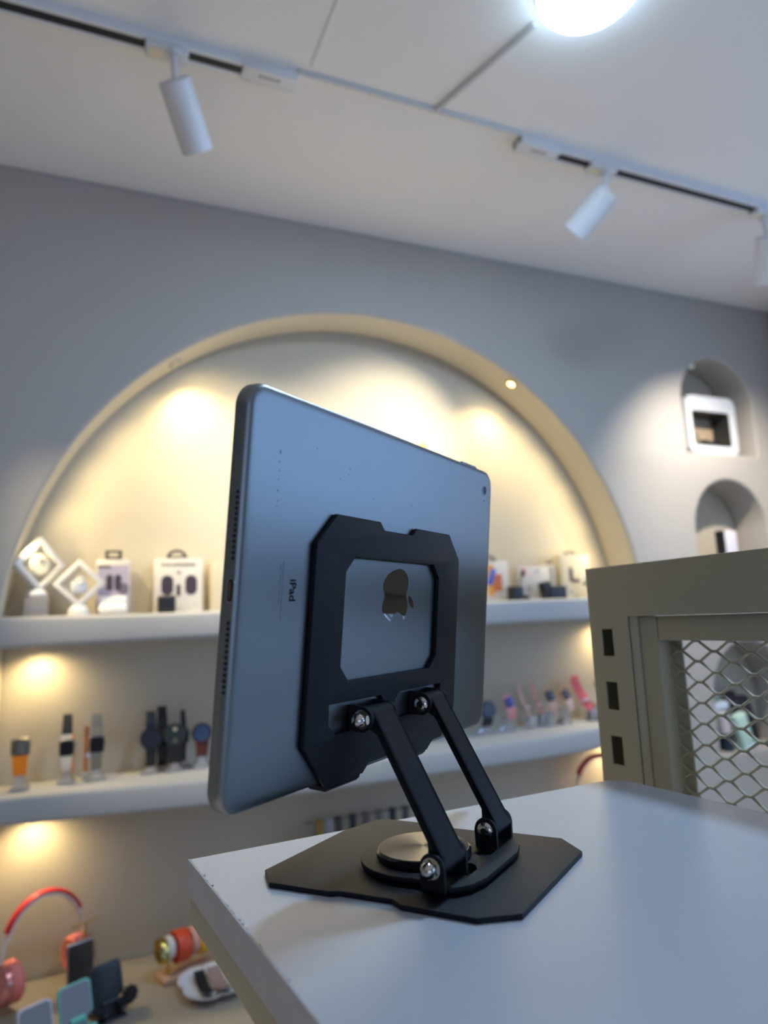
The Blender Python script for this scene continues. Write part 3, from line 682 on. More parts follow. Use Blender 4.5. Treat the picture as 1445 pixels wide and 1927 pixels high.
# right side of the upper shelf
b = carton('white box printed with an orange panel and blue shape, right beside the tablet', .985, 1.098, .115, 1.674, .04)
slab('orange_panel', -.014, .008, .018, .105, 0, mat('orange_print', rgb(226, 150, 52), .5), b); slab('orange_panel', .006, .034, .030, .078, 0, mat('orange_print2', rgb(196, 104, 56), .5), b)
bm = NB(); box(bm, (0, 0, 0), (.017, .0012, .048), .0004, M=T(.000, -.001, .071) @ RY(math.radians(22))); obj('printed_phone', bm, mat('blue_print', rgb(72, 98, 184), .5), b)
for zz in (.020, .032, .045, .058): blob('printed_mark', -.040, zz, .008, .004, -.0003, mat('mark_grey', rgb(150, 145, 135), .5), b)
hanger(b, -.002, .115, .046, .018, True)
bm = NB(); box(bm, (0, 0, .0205), (.037, .032, .041), .004, 3); tag(obj('charging_cube', bm, black_pl, loc=(1.094, 1.638, S1)), 'small black cube in front of the box with the orange panel', 'cube', 'small black cubes on the upper shelf')
t = thing('clip_microphone', 'small black microphone on a thin curved neck, between the orange-printed box and the white box', 'microphone', (1.140, 1.655, S1))
bm = NB(); box(bm, (.002, 0, .008), (.016, .016, .016), .005, 3); obj('clip_base', bm, black_pl, t)
bm = NB(); tube(bm, [(-.002, 0, .012), (-.020, 0, .035), (-.016, 0, .060), (-.006, 0, .075)], .0018, 8); obj('neck', bm, mat('neck_grey', rgb(120, 112, 100), .4), t)
bm = NB(); M, L = frame_to((-.008, 0, .070), (-.002, 0, .088)); lathe(bm, [(0, -.002), (.005, 0), (.0065, .008), (.0055, .016), (0, .020)], 20, M); obj('microphone_head', bm, black_pl, t)
b = carton('small white box with orange and pink lettering behind the open black case', 1.136, 1.236, .100, 1.674, .03)
blob('printed_icon', -.036, .088, .014, .012, -.0003, mat('red_orange', rgb(240, 130, 96), .5), b)
for zz in (.078, .072): slab('printed_lettering', -.046, -.006, zz-.002, zz+.001, 0, mat('pink_print', rgb(238, 186, 170), .5), b)
blob('printed_mark', .012, .086, .016, .010, -.0003, MATS['print_pale'], b)
blob('printed_mark', -.026, .034, .006, .024, -.0003, mat('grey_print', rgb(140, 134, 136), .5), b); blob('printed_mark', -.016, .034, .005, .022, -.0003, MATS['grey_print'], b)
t = thing('open_earbud_case', 'open black earbud case with its lid tilted up, in front of the small white box', 'earbud case', (1.222, 1.638, S1))
bm = NB(); box(bm, (.008, 0, .020), (.060, .030, .040), .004, 3); obj('case_body', bm, black_pl, t)
bm = NB(); box(bm, (0, 0, 0), (.030, .028, .052), .005, 3, M=T(-.022, .004, .027) @ RY(math.radians(-12))); obj('case_lid', bm, black_pl, t)
b = carton('slim beige box with a tiny grey tab, squeezed between two white boxes', 1.240, 1.268, .106, 1.684, .03, m_=mat('slim_card', rgb(206, 194, 172), .6))
slab('printed_stripe', -.003, .004, .006, .100, 0, mat('stripe_grey', rgb(150, 142, 132), .5), b); hanger(b, 0, .106, .020, .010)
b = carton('tall cream box with a printed black gadget, rightmost on the upper shelf', 1.283, 1.386, .133, 1.672, .04, m_=mat('cream_card', rgb(214, 202, 172), .55))
blob('printed_gadget', -.018, .074, .013, .042, -.0003, dgrey, b); slab('printed_gadget', -.018, .012, .050, .060, 0, dgrey, b)
blob('printed_mark', -.024, .022, .010, .008, -.0003, mat('print_blue', rgb(100, 100, 140), .5), b); hanger(b, -.014, .133, .044, .012, True)
t = thing('white_ring_light', 'small bright white round head on a black bracket before the tall cream box', 'light', (1.355, 1.640, S1))
bm = NB(); box(bm, (0, 0, 0), (.012, .012, .046), .003, 2, M=T(.006, 0, .024) @ RY(math.radians(-12))); box(bm, (-.010, 0, .044), (.026, .010, .008), .002); obj('bracket', bm, black_pl, t)
bm = NB(); lathe(bm, [(0, -.004), (.013, -.004), (.014, 0), (.012, .004), (0, .004)], 28, T(-.006, -.004, .062) @ RX(PI/2)); obj('lamp_head', bm, mat('bright_white', rgb(250, 246, 238), .2), t)

# ---------------------------------------------------------------- watches on the lower shelf
def watch_stand(x, y, h, w, lean, what):
    t = thing('watch_stand', 'clear acrylic stand under the ' + what, 'watch stand', (x, y, S2), (0, lean, 0) if False else (0, 0, 0), 'clear acrylic watch stands')
    bm = NB()
    prism(bm, [(-w*.75, 0), (w*.75, 0), (w*.6, .006), (w*.28, .014), (w*.28, h), (-w*.28, h), (-w*.28, .014), (-w*.6, .006)], -.014, .014, FRONT)
    obj('acrylic_body', bm, glass_clear, t); return t
def strap_bm(bm, z0, z1, w, back=.0, taper=1.0, th=.0022):
    n = 8; secs = []
    for i in range(n+1):
        s = i/n; z = z0+(z1-z0)*s; ww = w*(1-(1-taper)*s)/2; y = back*s*s
        secs.append([(-ww, y-th, z), (ww, y-th, z), (ww, y, z), (-ww, y, z)])
    return loft(bm, secs)
def watch(label, x, z, y=1.655, kind='square', fw=.034, fh=.036, up=0, down=.04, sw=.022, cu=None, cd=None, face=None, case=None, lean=0, dial=None, group='watches on the lower alcove shelf', stand=True, extras=None, tilt=-.12, yaw=0):
    t = thing('wrist_watch', label, 'watch', (x, y, z), (tilt, lean, yaw), group)
    face = face or mat('watch_screen', rgb(18, 18, 22), .5, spec=.2); case = case or mat('watch_case', rgb(120, 116, 112), .3, .6)
    bm = NB()
    if kind == 'square': box(bm, (0, 0, 0), (fw, .010, fh), .0048, 4)
    else: lathe(bm, [(0, -.005), (fw/2*.92, -.005), (fw/2, -.003), (fw/2, .003), (fw/2*.96, .0055), (fw/2*.82, .0055), (fw/2*.80, .0045), (0, .0045)], 36, RX(PI/2))
    c = obj('watch_case', bm, case, t)
    bm = NB()
    if kind == 'square': plate(bm, rrect(fw*.88, fh*.88, fw*.22, 5), (), .0046, .0056, bev=.0002, M=FRONT)
    else: lathe(bm, [(0, .0051), (fw/2*.79, .0051), (fw/2*.80, .0046)], 32, RX(PI/2))
    obj('watch_glass', bm, face, t)
    bm = NB(); cyl(bm, (fw/2, 0, .004), (fw/2+.002, 0, .004), .0025, seg=14); obj('crown', bm, case, t)
    if dial:
        bm = NB(); lathe(bm, [(.0018, .0053), (.0040, .0053), (.0040, .0056), (.0018, .0056)], 20, T(0, 0, fh*.24) @ RX(PI/2)); obj('dial_marking', bm, mat('dial_cream', rgb(226, 214, 176), .4), t)
        bm = NB(); lathe(bm, [(0, .0053), (.0036, .0053), (.0036, .0056)], 20, T(0, 0, -fh*.27) @ RX(PI/2)); obj('dial_marking', bm, mat('dial_tan', rgb(128, 118, 98), .4), t)
    if up: bm = NB(); strap_bm(bm, fh*.42, fh*.5+up, sw, .012, .82); obj('upper_strap', bm, cu, t)
    if down: bm = NB(); strap_bm(bm, -fh*.42, -fh*.5-down, sw, .012, .80); obj('lower_strap', bm, cd or cu, t)
    if extras: extras(t)
    if stand: watch_stand(x+.0, y+.004+.012, max(.012, z-fh/2-down*.75-S2), .026, 0, stand)
    return t
blk = mat('black_strap', rgb(22, 22, 30), .5); org_ = mat('orange_strap', rgb(255, 140, 10), .5); wht = mat('white_strap', rgb(230, 218, 196), .5)
gry = mat('grey_strap', rgb(128, 124, 116), .4, .3); pnk = mat('pink_strap', rgb(220, 150, 146), .55); rse = mat('beige_pink_strap', rgb(198, 160, 146), .55)
crl = mat('coral_strap', rgb(226, 104, 104), .55); brn = mat('brown_strap', rgb(96, 42, 34), .6); dcase = mat('dark_watch_case', rgb(46, 46, 50), .3, .5)
watch('square smartwatch with a bright orange strap, leftmost on the lower shelf', -.127, 1.220, fw=.036, fh=.035, down=.040, sw=.030, cd=org_, face=mat('olive_screen', rgb(92, 88, 74), .15), stand='orange-strapped smartwatch')
def two_tone(t):
    bm = NB(); strap_bm(bm, .015, .027, .024, .0); obj('strap_loop', bm, wht, t)
    bm = NB(); box(bm, (.0125, -.001, .021), (.004, .0045, .012), .001); box(bm, (.0125, .004, -.036), (.004, .0045, .030), .001); obj('strap_edge', bm, mat('orange_edge', rgb(214, 110, 62), .5), t)
watch('square smartwatch with black upper strap and white lower strap, beside the orange-strapped one', -.040, 1.209, fw=.030, fh=.034, up=.052, down=.034, sw=.022, cu=blk, cd=wht, extras=two_tone, stand='smartwatch with the white and black strap')
t = thing('orange_watch_band', 'narrow orange-brown watch band hanging left of the grey smartwatch', 'watch band', (-.003, 1.672, S2+.002))
bm = NB(); tube(bm, [(0, 0, .018), (0, .0, .06), (.001, 0, .112)], .0048, 10, flat=(.4, 1)); obj('strap', bm, mat('tan_orange', rgb(196, 122, 76), .5), t)
bm = NB(); cyl(bm, (.004, -.004, .052), (.004, -.007, .052), .0042, seg=20); obj('clasp', bm, mat('steel_clasp', (.85, .82, .78), .2, 1), t)
bm = NB(); box(bm, (0, .0, .009), (.012, .012, .018), .001); obj('clear_foot', bm, glass_clear, t)
watch('square smartwatch with a grey metal strap beside the orange-brown band', .0184, 1.210, fw=.030, fh=.034, up=.046, down=.036, sw=.024, cu=gry, case=mat('blue_grey_case', rgb(76, 84, 98), .3, .5), stand='grey smartwatch')
watch('round black sports watch, left one of the dark cluster beside the tablet edge', .129, 1.2105, kind='round', fw=.048, fh=.048, up=.034, down=.036, sw=.023, cu=blk, case=dcase, face=mat('black_dial', rgb(24, 24, 36), .2), stand='left black round watch')
watch('black watch with a tall strap standing behind the two round black watches', .156, 1.205, y=1.690, fw=.028, fh=.034, up=.052, down=.045, sw=.024, cu=blk, case=dcase, stand='tall black watch')
watch('round black watch with cream markings on its dial, right one of the dark cluster', .179, 1.215, y=1.650, kind='round', fw=.048, fh=.048, down=.038, sw=.036, cd=blk, case=mat('gunmetal_case', rgb(70, 70, 68), .3, .6), face=mat('green_dial', rgb(30, 38, 36), .2), dial=True, stand='round watch with cream markings')
watch('narrow black watch just behind the watch with the cream markings', .2025, 1.205, y=1.692, fw=.024, fh=.032, up=.040, down=.040, sw=.013, cu=blk, case=dcase, stand='narrow black watch')
watch('round watch with a blue dial and brown strap, half hidden behind the tablet', .2385, 1.2115, kind='round', fw=.045, fh=.045, down=.030, sw=.030, cd=brn, case=mat('brown_case', rgb(66, 40, 44), .4, .3), face=mat('blue_dial', rgb(44, 66, 98), .2), stand='blue-dial watch')
watch('large round black watch just right of the tablet on the lower shelf', .990, 1.197, kind='round', fw=.046, fh=.052, down=.018, sw=.034, cd=blk, case=black_pl, face=mat('black_dial', rgb(24, 24, 36), .2), lean=.1, stand='large round black watch')
watch('watch with a bright blue face on a pink strap', 1.058, 1.211, fw=.024, fh=.030, up=.004, down=.034, sw=.030, cu=pnk, cd=pnk, case=mat('pink_case', rgb(190, 130, 130), .4), face=mat('blue_face', rgb(38, 66, 150), .3), lean=-.25, stand='blue-faced watch')
def band(label, x, y, z0, h, w, lean, m1, name='watch_band', bend=.018, clear=True):
    t = thing(name, label, 'watch band', (x, y, S2), (0, 0, 0), 'pink watch bands on the lower shelf')
    bm = NB(); pts = [(lean*(1-s)**1.3*-1, bend*(s*(1-s)), z0-S2+h*s) for s in [k/10 for k in range(11)]]
    tube(bm, pts, w/2, 10, flat=(.14, 1) if False else (.18, 1)); obj('strap', bm, m1, t)
    p0 = pts[0]
    bm = NB(); box(bm, (p0[0], 0, p0[2]/2+.001), (.026, .022, p0[2]+.003), .002); obj('clear_foot', bm, glass_clear, t)
    bm = NB(); box(bm, (pts[3][0], -.004, pts[3][2]), (w*1.12, .004, .006), .001, M=None); obj('buckle', bm, mat('rose_metal', (.80, .60, .52), .3, 1), t)
    return t
band('narrow beige-pink watch band standing upright, nearest the blue-faced watch', 1.103, 1.672, 1.160, .098, .012, -.036, rse)
band('pinkish watch band standing upright, left of the first dark-faced pink watch', 1.152, 1.676, 1.166, .090, .014, -.030, mat('dusty_pink', rgb(206, 150, 140), .55))
watch('dark-faced smartwatch on a dusty pink strap, left of the pair', 1.194, 1.217, fw=.026, fh=.030, up=.003, down=.038, sw=.022, cu=rse, cd=rse, lean=-.3, face=mat('green_black', rgb(38, 46, 44), .2), stand='left pink-strapped smartwatch')
watch('dark-faced smartwatch on a pale pink strap, right of the pair', 1.250, 1.217, fw=.022, fh=.030, up=.002, down=.036, sw=.024, cu=rse, cd=mat('pale_pink', rgb(222, 190, 176), .5), lean=-.4, face=mat('violet_black', rgb(74, 62, 68), .2), stand='right pink-strapped smartwatch')
band('coral watch band leaning to the right, tallest of the pink bands', 1.292, 1.668, 1.165, .098, .030, -.056, crl)
band('pale coral watch band leaning right behind the coral one', 1.312, 1.690, 1.165, .086, .028, -.050, mat('salmon_strap', rgb(236, 150, 140), .55))
watch('small black watch at the right end of the lower shelf, cut by the cream post', 1.366, 1.236, fw=.022, fh=.022, up=0, down=.055, sw=.016, cd=mat('cream_strap', rgb(226, 206, 190), .5), stand='small black watch')

# ---------------------------------------------------------------- goods on the bench
def headphones(label, loc, rot, R, cupr, tiltz=0):
    t = thing('headphones', label, 'headphones', loc, rot)
    n = 40; hz = cupr*.9+.018
    def A(R_, a0, a1, k): return [(R_*math.cos(a), 0, hz+.055+R_*1.06*math.sin(a)) for a in [a0+(a1-a0)*i/k for i in range(k+1)]]
    bm = NB(); tube(bm, A(R, math.radians(22), math.radians(158), n), .0095, 14, flat=(1, .42)); obj('red_headband', bm, mat('red_band', rgb(200, 16, 40), .45), t)
    bm = NB(); tube(bm, A(R-.006, math.radians(14), math.radians(166), n), .0085, 12, flat=(1, .40)); obj('white_padding', bm, mat('band_white', rgb(228, 214, 204), .5), t)
    for s in (-1, 1):
        p1 = (s*R*math.cos(math.radians(16)), 0, hz+.055+R*1.06*math.sin(math.radians(16)))
        bm = NB(); tube(bm, [p1, (s*(R+.003), 0, hz+.04), (s*(R+.004), 0, hz)], .0042, 10, flat=(1.3, .6)); obj('slider', bm, mat('slider_white', rgb(222, 214, 208), .3), t)
        M = T(s*(R-.002), 0, hz) @ RY(s*PI/2)
        bm = NB(); lathe(bm, [(0, .020), (cupr*.45, .020), (cupr*.8, .016), (cupr*.98, .008), (cupr, 0), (cupr*.92, -.004), (0, -.004)], 44, M); cp = obj('ear_cup', bm, mat('rose_shell', rgb(196, 118, 112), .22, .35, coat=.6), t)
        bm = NB(); lathe(bm, [(cupr*.90, -.003), (cupr*.98, -.008), (cupr*.98, -.020), (cupr*.84, -.026), (cupr*.5, -.024), (cupr*.42, -.010), (0, -.010)], 44, M); obj('ear_cushion', bm, mat('pink_cushion', rgb(232, 128, 118), .6, bump=.3, bscale=300), t)
        bm = NB(); lathe(bm, [(cupr*.52, .0195), (cupr*.58, .0205), (cupr*.62, .0190)], 44, M); obj('cup_ring', bm, mat('ring_silver', (.8, .7, .7), .2, 1), cp)
    return t
headphones('pink headphones with a red and white headband, standing on the bench at the left', (-.068, 1.636, ZBN), (math.radians(-3), 0, math.radians(30)), .079, .038)
headphones('headphones of which only a red headband shows, behind the table corner and cream post', (1.335, 1.64, ZBN+.115), (0, 0, math.radians(-10)), .074, .038)
bm = NB(); box(bm, (0, 0, .0575), (.12, .10, .115), .003); tag(obj('riser_box', bm, plaster, loc=(1.335, 1.64, ZBN)), 'plaster-coloured riser box under the second pair of headphones', 'riser')
# grey phone on a dark stand
ph = thing('display_phone', 'grey slab phone standing upright with a dark back, in front of the headphones', 'phone', (-.002, 1.604, ZBN), (math.radians(-4), 0, math.radians(22)))
bm = NB(); box(bm, (0, 0, .050), (.052, .008, .096), .0036, 4); obj('phone_body', bm, mat('phone_frame', rgb(150, 148, 152), .3, .6), ph)
bm = NB(); plate(bm, rrect(.048, .091, .004, 5, 0, .050), (), .0040, .0046, M=FRONT); obj('phone_screen', bm, mat('phone_screen', rgb(60, 54, 50), .25), ph)
tbn = thing('gold_necklace_bar', 'thin gold T-shaped bar stand behind the grey phone', 'T-bar stand', (.004, 1.630, ZBN), (0, 0, math.radians(12)))
bm = NB(); cyl(bm, (-.027, 0, .119), (.027, 0, .127), .0017, seg=12); obj('cross_bar', bm, gold, tbn)
bm = NB(); cyl(bm, (0, 0, .004), (0, 0, .122), .0022, seg=12); obj('post', bm, gold, tbn)
bm = NB(); cyl(bm, (0, 0, 0), (0, 0, .005), .016, seg=28, bev=.001); obj('foot', bm, gold, tbn)
# folding phone holders
def holder(label, loc, rz, w, h, mrim, mpad, pad=True):
    t = thing('phone_holder', label, 'phone holder', loc, (0, 0, rz), 'folding phone holders on the bench')
    lean = RX(math.radians(-16)); M = T(0, 0, .006) @ lean
    o = rrect(w, h, .009, 6, 0, h/2+.004)
    # notch in the right flank
    o = [(x, z) for x, z in o]
    out_ = [(w/2, h*.30+.004), (w/2-.012, h*.22+.004), (w/2-.014, .004), (-w/2+.004, .004), (-w/2, .010)] + [(x, z) for x, z in rrect(w, h, .009, 6, 0, h/2+.004) if z > h*.5][::-1]
    bm = NB(); plate(bm, out_, (), -.0025, .0025, bev=.0008, M=M @ FRONT); obj('back_panel', bm, mrim, t)
    if pad:
        c = (0, h*.56); k = .90
        inner_ = [(x*.90, (z-c[1])*.92+c[1]) for x, z in out_]
        bm = NB(); plate(bm, inner_, (), .0024, .0032, M=M @ FRONT); obj('silicone_pad', bm, mpad, t)
    bm = NB()
    for s in (-1, 1): box(bm, (s*w*.28, -.012, .006), (.012, .030, .006), .002, 2, M=M)
    obj('cradle_lip', bm, mrim, t)
    bm = NB(); cyl(bm, (-w*.22, .004, .026), (w*.22, .004, .026), .006, seg=20); box(bm, (0, .018, .016), (.022, .006, .030), .002, M=None); obj('hinge', bm, mrim, t)
    bm = NB(); box(bm, (0, .012, .003), (w*.9, .060, .006), .0025, 3); obj('base_foot', bm, mrim, t)
    return t
teal = mat('teal_plastic', rgb(108, 190, 178), .45); lil = mat('lilac_plastic', rgb(196, 192, 214), .45); padm = mat('grey_pad', rgb(128, 130, 140), .6)
hb = holder('black folding phone holder with no pad, behind the teal one', (.0480, 1.492, ZBN), math.radians(24), .060, .080, black_pl, padm, False)
bm = NB()
for k in range(9):
    a = k*2*PI/9; box(bm, (.040+.012*math.cos(a), .0, .026+.012*math.sin(a)), (.006, .010, .006), .001)
cyl(bm, (.040, -.005, .026), (.040, .005, .026), .012, seg=24); box(bm, (.028, .002, .018), (.030, .012, .016), .002)
obj('ratchet_knob', bm, black_pl, hb)
holder('teal-rimmed folding phone holder with a grey pad, between the lilac and the black one', (-.004, 1.455, ZBN), math.radians(28), .060, .074, teal, padm)
holder('lilac-rimmed folding phone holder with a grey pad, nearest the bottom left corner', (-.066, 1.425, ZBN), math.radians(28), .058, .068, lil, mat('grey_pad2', rgb(124, 128, 132), .6))
# T-bar of rolled watch bands on wooden base
tb2 = thing('band_display_stand', 'gold bar stand with rolled watch bands on a light wooden base', 'display stand', (.21, 1.600, ZBN), (0, 0, math.radians(18)))
bm = NB(); box(bm, (.012, .0, .006), (.165, .050, .012), .0015); obj('wooden_base', bm, mat('pink_wood', rgb(196, 160, 130), .55, noise=.12, nscale=30), tb2)
for x in (-.052, .072):
    bm = NB(); cyl(bm, (x, 0, .010), (x, 0, .066), .0026, seg=14); cyl(bm, (x, 0, .0115), (x, 0, .0155), .006, seg=18); obj('gold_post', bm, gold, tb2)
bm = NB(); cyl(bm, (-.062, 0, .068), (.085, 0, .068), .0035, seg=14); obj('gold_rod', bm, gold, tb2)
def coil(x0, x1, r, m_, label, cap=None, sag=.0):
    base_ = Vector((.21, 1.600, ZBN+.068-r*.35)); Mx = RZ(math.radians(18)); p = Mx @ Vector(((x0+x1)/2, 0, 0))
    t = thing('rolled_watch_band', label, 'watch band', base_+p, (0, 0, math.radians(18)), 'rolled watch bands on the gold bar')
    w = x1-x0; bm = NB()
    lathe(bm, [(r-.003, -w/2), (r-.0005, -w/2), (r, -w/2+.001), (r, w/2-.001), (r-.0005, w/2), (r-.003, w/2), (r-.003, -w/2)], 36, RY(PI/2)); obj('band_loop', bm, m_, t)
    if cap:
        bm = NB(); box(bm, (-w*.30, -r+.0005, .002), (.014, .004, .014), .0015); obj('metal_buckle', bm, cap, t)
    return t
coil(-.072, -.060, .024, mat('gold_band', (.74, .55, .14), .25, 1), 'gold rolled watch band at the left end of the gold bar', mat('green_gold', (.75, .8, .4), .15, 1))
coil(-.058, -.044, .022, mat('silver_white_band', rgb(206, 200, 190), .4), 'whitish rolled watch band between the gold and the red-orange ones')
coil(-.040, -.012, .030, mat('red_orange_band', rgb(204, 70, 36), .5), 'red-orange rolled watch band on the gold bar')
coil(-.006, .006, .026, MATS['dusty_pink'], 'thin greyish pink rolled watch band between the red-orange and the yellow ones')
coil(.010, .040, .029, mat('yellow_band', rgb(236, 176, 20), .5), 'yellow rolled watch band partly hidden by the table corner')
# scalloped dish
ds = thing('scalloped_dish', 'white scalloped dish on the bench below the table edge', 'dish', (.236, 1.505, ZBN), (0, 0, math.radians(8)))
bm = NB(); rings = []
def scal(s, k=.10): return [((.056*s)*(1+.22*abs(math.sin(2*a))**.6)*math.cos(a)*.98, (.056*s)*(1+.22*abs(math.sin(2*a))**.6)*math.sin(a)*1.12) for a in [2*PI*i/96 for i in range(96)]]
for s, z in ((.55, 0), (.62, .001), (.88, .012), (1.0, .017), (1.0, .0185), (.96, .018), (.84, .0125), (.60, .004), (.3, .004)):
    rings.append([(x, y, z) for x, y in scal(s)])
loft(bm, rings); obj('dish_bowl', bm, mat('dish_glaze', rgb(214, 214, 214), .25), ds, smooth=60)
def flat_band(label, p0, p1, w, m_):
    p0, p1 = Vector(p0), Vector(p1); d = p1-p0; t = thing('flat_watch_band', label, 'watch band', (p0+p1)/2, (0, 0, math.atan2(d.y, d.x)), 'flat watch bands in the scalloped dish')
    L = d.length; bm = NB(); n = 10; secs = []
    for i in range(n+1):
        s = i/n; x = -L/2+L*s; z = .0125*(2*s-1)**2+.0005; secs.append([(x, -w/2, z), (x, w/2, z), (x, w/2, z+.003), (x, -w/2, z+.003)])
    loft(bm, secs); obj('strap', bm, m_, t); return t
flat_band('black watch band lying in the scalloped dish', (.2165, 1.548, ZBN+.0055), (.2255, 1.458, ZBN+.0055), .021, mat('ink_black', rgb(10, 14, 26), .6))
flat_band('mauve-brown watch band lying in the scalloped dish beside the black one', (.2450, 1.552, ZBN+.0055), (.2570, 1.458, ZBN+.0055), .027, mat('mauve_strap', rgb(150, 128, 122), .6))
# row of dark straps hanging on a tall bar in the alcove behind the table
rb = thing('strap_bar', 'dark horizontal bar on two posts behind the table, carrying small hanging straps', 'display bar', (.62, 1.66, ZBN))
bm = NB(); cyl(bm, (-.14, 0, .236), (.14, 0, .236), .003, seg=12); obj('cross_bar', bm, gry, rb)
for x in (-.12, .12):
    bm = NB(); cyl(bm, (x, 0, .008), (x, 0, .236), .003, seg=12); obj('post', bm, gry, rb)
bm = NB(); box(bm, (0, 0, .005), (.28, .06, .01), .002); obj('bar_base', bm, gry, rb)
specs = [(-.108, (150, 120, 40), 'mustard-yellow strap at the left end of the bar behind the table'), (-.085, (150, 150, 152), 'light grey strap, second from the left on the bar behind the table'),
         (-.062, (56, 54, 56), 'dark grey strap, third from the left on the bar behind the table'), (-.025, (26, 28, 36), 'black strap near the middle of the bar behind the table'),
         (.009, (96, 84, 80), 'brown-grey strap right of the middle black strap on the bar'), (.044, (104, 100, 96), 'warm grey strap, third from the right on the bar behind the table'),
         (.080, (28, 34, 40), 'black strap, second from the right on the bar behind the table'), (.115, (70, 72, 74), 'dark grey strap at the right end of the bar behind the table')]
for x, c, lb in specs:
    t = thing('hanging_strap', lb, 'watch strap', (.62+x, 1.66, ZBN+.236), (0, 0, 0), 'straps hanging on the bar behind the table')
    bm = NB(); tube(bm, [(0, .0046*math.cos(a), .0046*math.sin(a)) for a in [math.radians(q) for q in range(0, 181, 20)]] + [(0, -.0046, -.05), (0, -.004, -.09)], .009, 8, flat=(1, .14) if False else (.16, 1))
    obj('strap', bm, mat('strap_%d_%d_%d' % c, rgb(*c), .55), t)

# ---------------------------------------------------------------- small niches
nf = thing('rounded_white_frame', 'white rounded hollow display box standing in the top niche', 'display box', (1.915, 1.652, 1.945))
bm = NB(); plate(bm, rrect(.225, .2035, .030, 8, 0, .1018), [rrect(.172, .118, .010, 5, -.004, .0905)], -.045, .030, bev=.003, M=FRONT); obj('box_shell', bm, mat('frame_white', rgb(212, 216, 222), .3), nf)
bm = NB(); plate(bm, rrect(.174, .120, .010, 5, -.004, .0905), [rrect(.168, .114, .009, 5, -.004, .0905)], -.044, .026, M=FRONT); obj('dark_lining', bm, mat('lining', rgb(40, 42, 42), .5), nf)
bm = NB(); box(bm, (-.004, .046, .0905), (.176, .002, .122)); obj('inner_back', bm, mat('inner_tan', rgb(190, 166, 138), .7), nf)
t = thing('black_gadget', 'small black gadget lying inside the white rounded box in the top niche', 'gadget', (1.905, 1.640, 1.9775))
bm = NB(); box(bm, (-.022, 0, .010), (.032, .026, .020), .005, 3); box(bm, (.020, 0, .010), (.036, .024, .017), .004, 3); box(bm, (-.004, 0, .007), (.02, .018, .010), .002); obj('gadget_body', bm, black_pl, t)
t = thing('grey_dome', 'grey rounded speaker dome inside the white rounded box, left of the black gadget', 'speaker', (1.846, 1.668, 1.9775))
bm = NB(); lathe(bm, [(0, 0), (.030, 0), (.034, .006), (.034, .030), (.028, .052), (.014, .064), (0, .067)], 32); obj('dome_body', bm, mat('dome_grey', rgb(128, 116, 102), .5), t)
nd = thing('niche_reading_lamp', 'tiny round white lamp at the upper left rim of the top niche', 'lamp', (1.8155, 1.5985, 2.236))
bm = NB(); lathe(bm, [(.006, 0), (.0105, .001), (.011, .006), (.008, .008), (.006, .006)], 28, RX(PI/2)); obj('lamp_ring', bm, mat('lamp_ring', rgb(235, 232, 215), .2), nd)
bm = NB(); lathe(bm, [(0, .004), (.006, .004)], 20, RX(PI/2)); obj('lamp_lens', bm, mat('lens_dim', rgb(190, 190, 178), .3), nd)
t = thing('power_bank', 'white slab with a black left side standing in the middle niche', 'power bank', (1.953, 1.655, 1.522))
bm = NB(); box(bm, (.006, 0, .086), (.056, .030, .172), .006, 3); obj('white_face', bm, mat('bank_white', rgb(222, 218, 228), .4), t)
bm = NB(); box(bm, (-.0245, .004, .0865), (.010, .034, .173), .003, 3); obj('black_side', bm, black_pl, t)
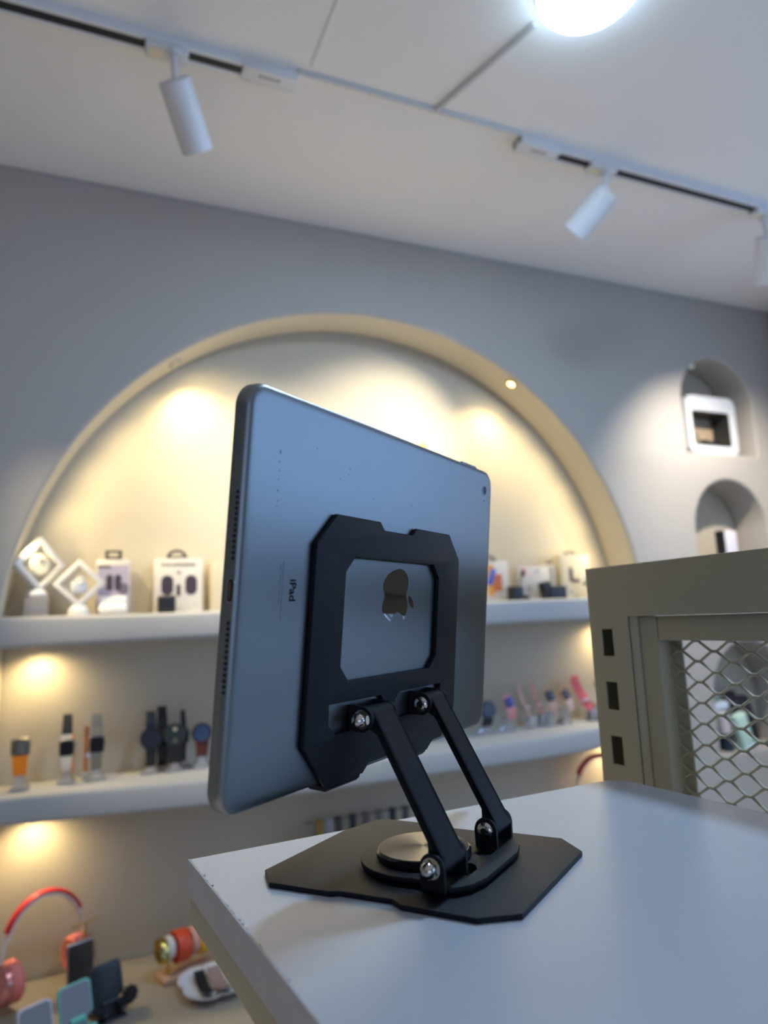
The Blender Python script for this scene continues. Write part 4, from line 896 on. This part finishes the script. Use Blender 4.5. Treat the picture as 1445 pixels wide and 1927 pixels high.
# bottom niche
mint = mat('mint_plastic', rgb(196, 226, 210), .4)
t = thing('mint_case', 'mint-green upright rounded case in the bottom niche, seen through the mesh', 'case', (1.905, 1.628, 1.000), (0, math.radians(-14), 0))
bm = NB(); box(bm, (.0, 0, .060), (.050, .030, .110), .009, 4); obj('case_body', bm, mint, t)
bm = NB(); box(bm, (.004, -.002, .006), (.056, .034, .012), .004, 3); obj('case_foot', bm, mat('pale_blue_foot', rgb(190, 204, 222), .4), t)
t = thing('white_cup', 'white and grey cylinder at the left of the bottom niche, with a dark lower part', 'container', (1.838, 1.640, 1.000), (0, math.radians(-8), 0))
bm = NB(); cyl(bm, (0, 0, .055), (0, 0, .118), .020, seg=32, bev=.003); obj('white_body', bm, mat('cup_white', rgb(205, 196, 196), .4), t)
bm = NB(); cyl(bm, (0, 0, 0), (0, 0, .055), .017, seg=32, bev=.002); obj('dark_base', bm, mat('navy', rgb(28, 44, 62), .5), t)
bm = NB(); box(bm, (0, 0, .0135), (.070, .034, .027), .004, 2, M=T(0, 0, 0)); 
tag(obj('white_lid_box', bm, mat('box_white_blue', rgb(214, 224, 240), .4), loc=(1.850, 1.678, 1.118-.0)), 'small white box lying on the dark tins at the back of the bottom niche', 'box')
bm = NB(); box(bm, (0, 0, .059), (.060, .030, .118), .004, 2)
tag(obj('dark_tin', bm, mat('tin_green', rgb(52, 66, 60), .5), loc=(1.850, 1.680, 1.000)), 'dark green tin standing under the small white box', 'tin')
bm = NB(); box(bm, (0, 0, .010), (.050, .026, .022), .004, 2); tag(obj('sage_box', bm, mat('sage', rgb(150, 172, 150), .5), loc=(1.838, 1.680, 1.1455)), 'small sage-green box on top of the white one in the bottom niche', 'box')
t = thing('black_helmet_camera', 'large glossy black gadget leaning at the right of the bottom niche', 'gadget', (1.995, 1.685, 1.000), (0, math.radians(-14), 0))
bm = NB(); box(bm, (.006, .012, .075), (.072, .040, .150), .012, 4); obj('gadget_body', bm, mat('navy_black', rgb(26, 30, 42), .3), t)
bm = NB(); box(bm, (-.030, .016, .150), (.060, .034, .060), .014, 4); obj('gadget_head', bm, mat('navy_black', rgb(26, 30, 42), .3), t)
bm = NB(); cyl(bm, (-.004, -.006, .110), (-.004, -.014, .110), .020, seg=28, bev=.002); obj('gadget_lens', bm, mat('lens_violet', rgb(64, 56, 70), .2), t)
# brass plate on the alcove wall
bm = NB(); box(bm, (0, 0, 0), (.052, .006, .020), .002); tag(obj('brass_plate', bm, mat('brass_yellow', rgb(226, 186, 84), .35, .5), loc=(.856, 1.726, 1.934)), 'small yellow brass plate on the alcove wall just above the top edge of the tablet', 'plate')
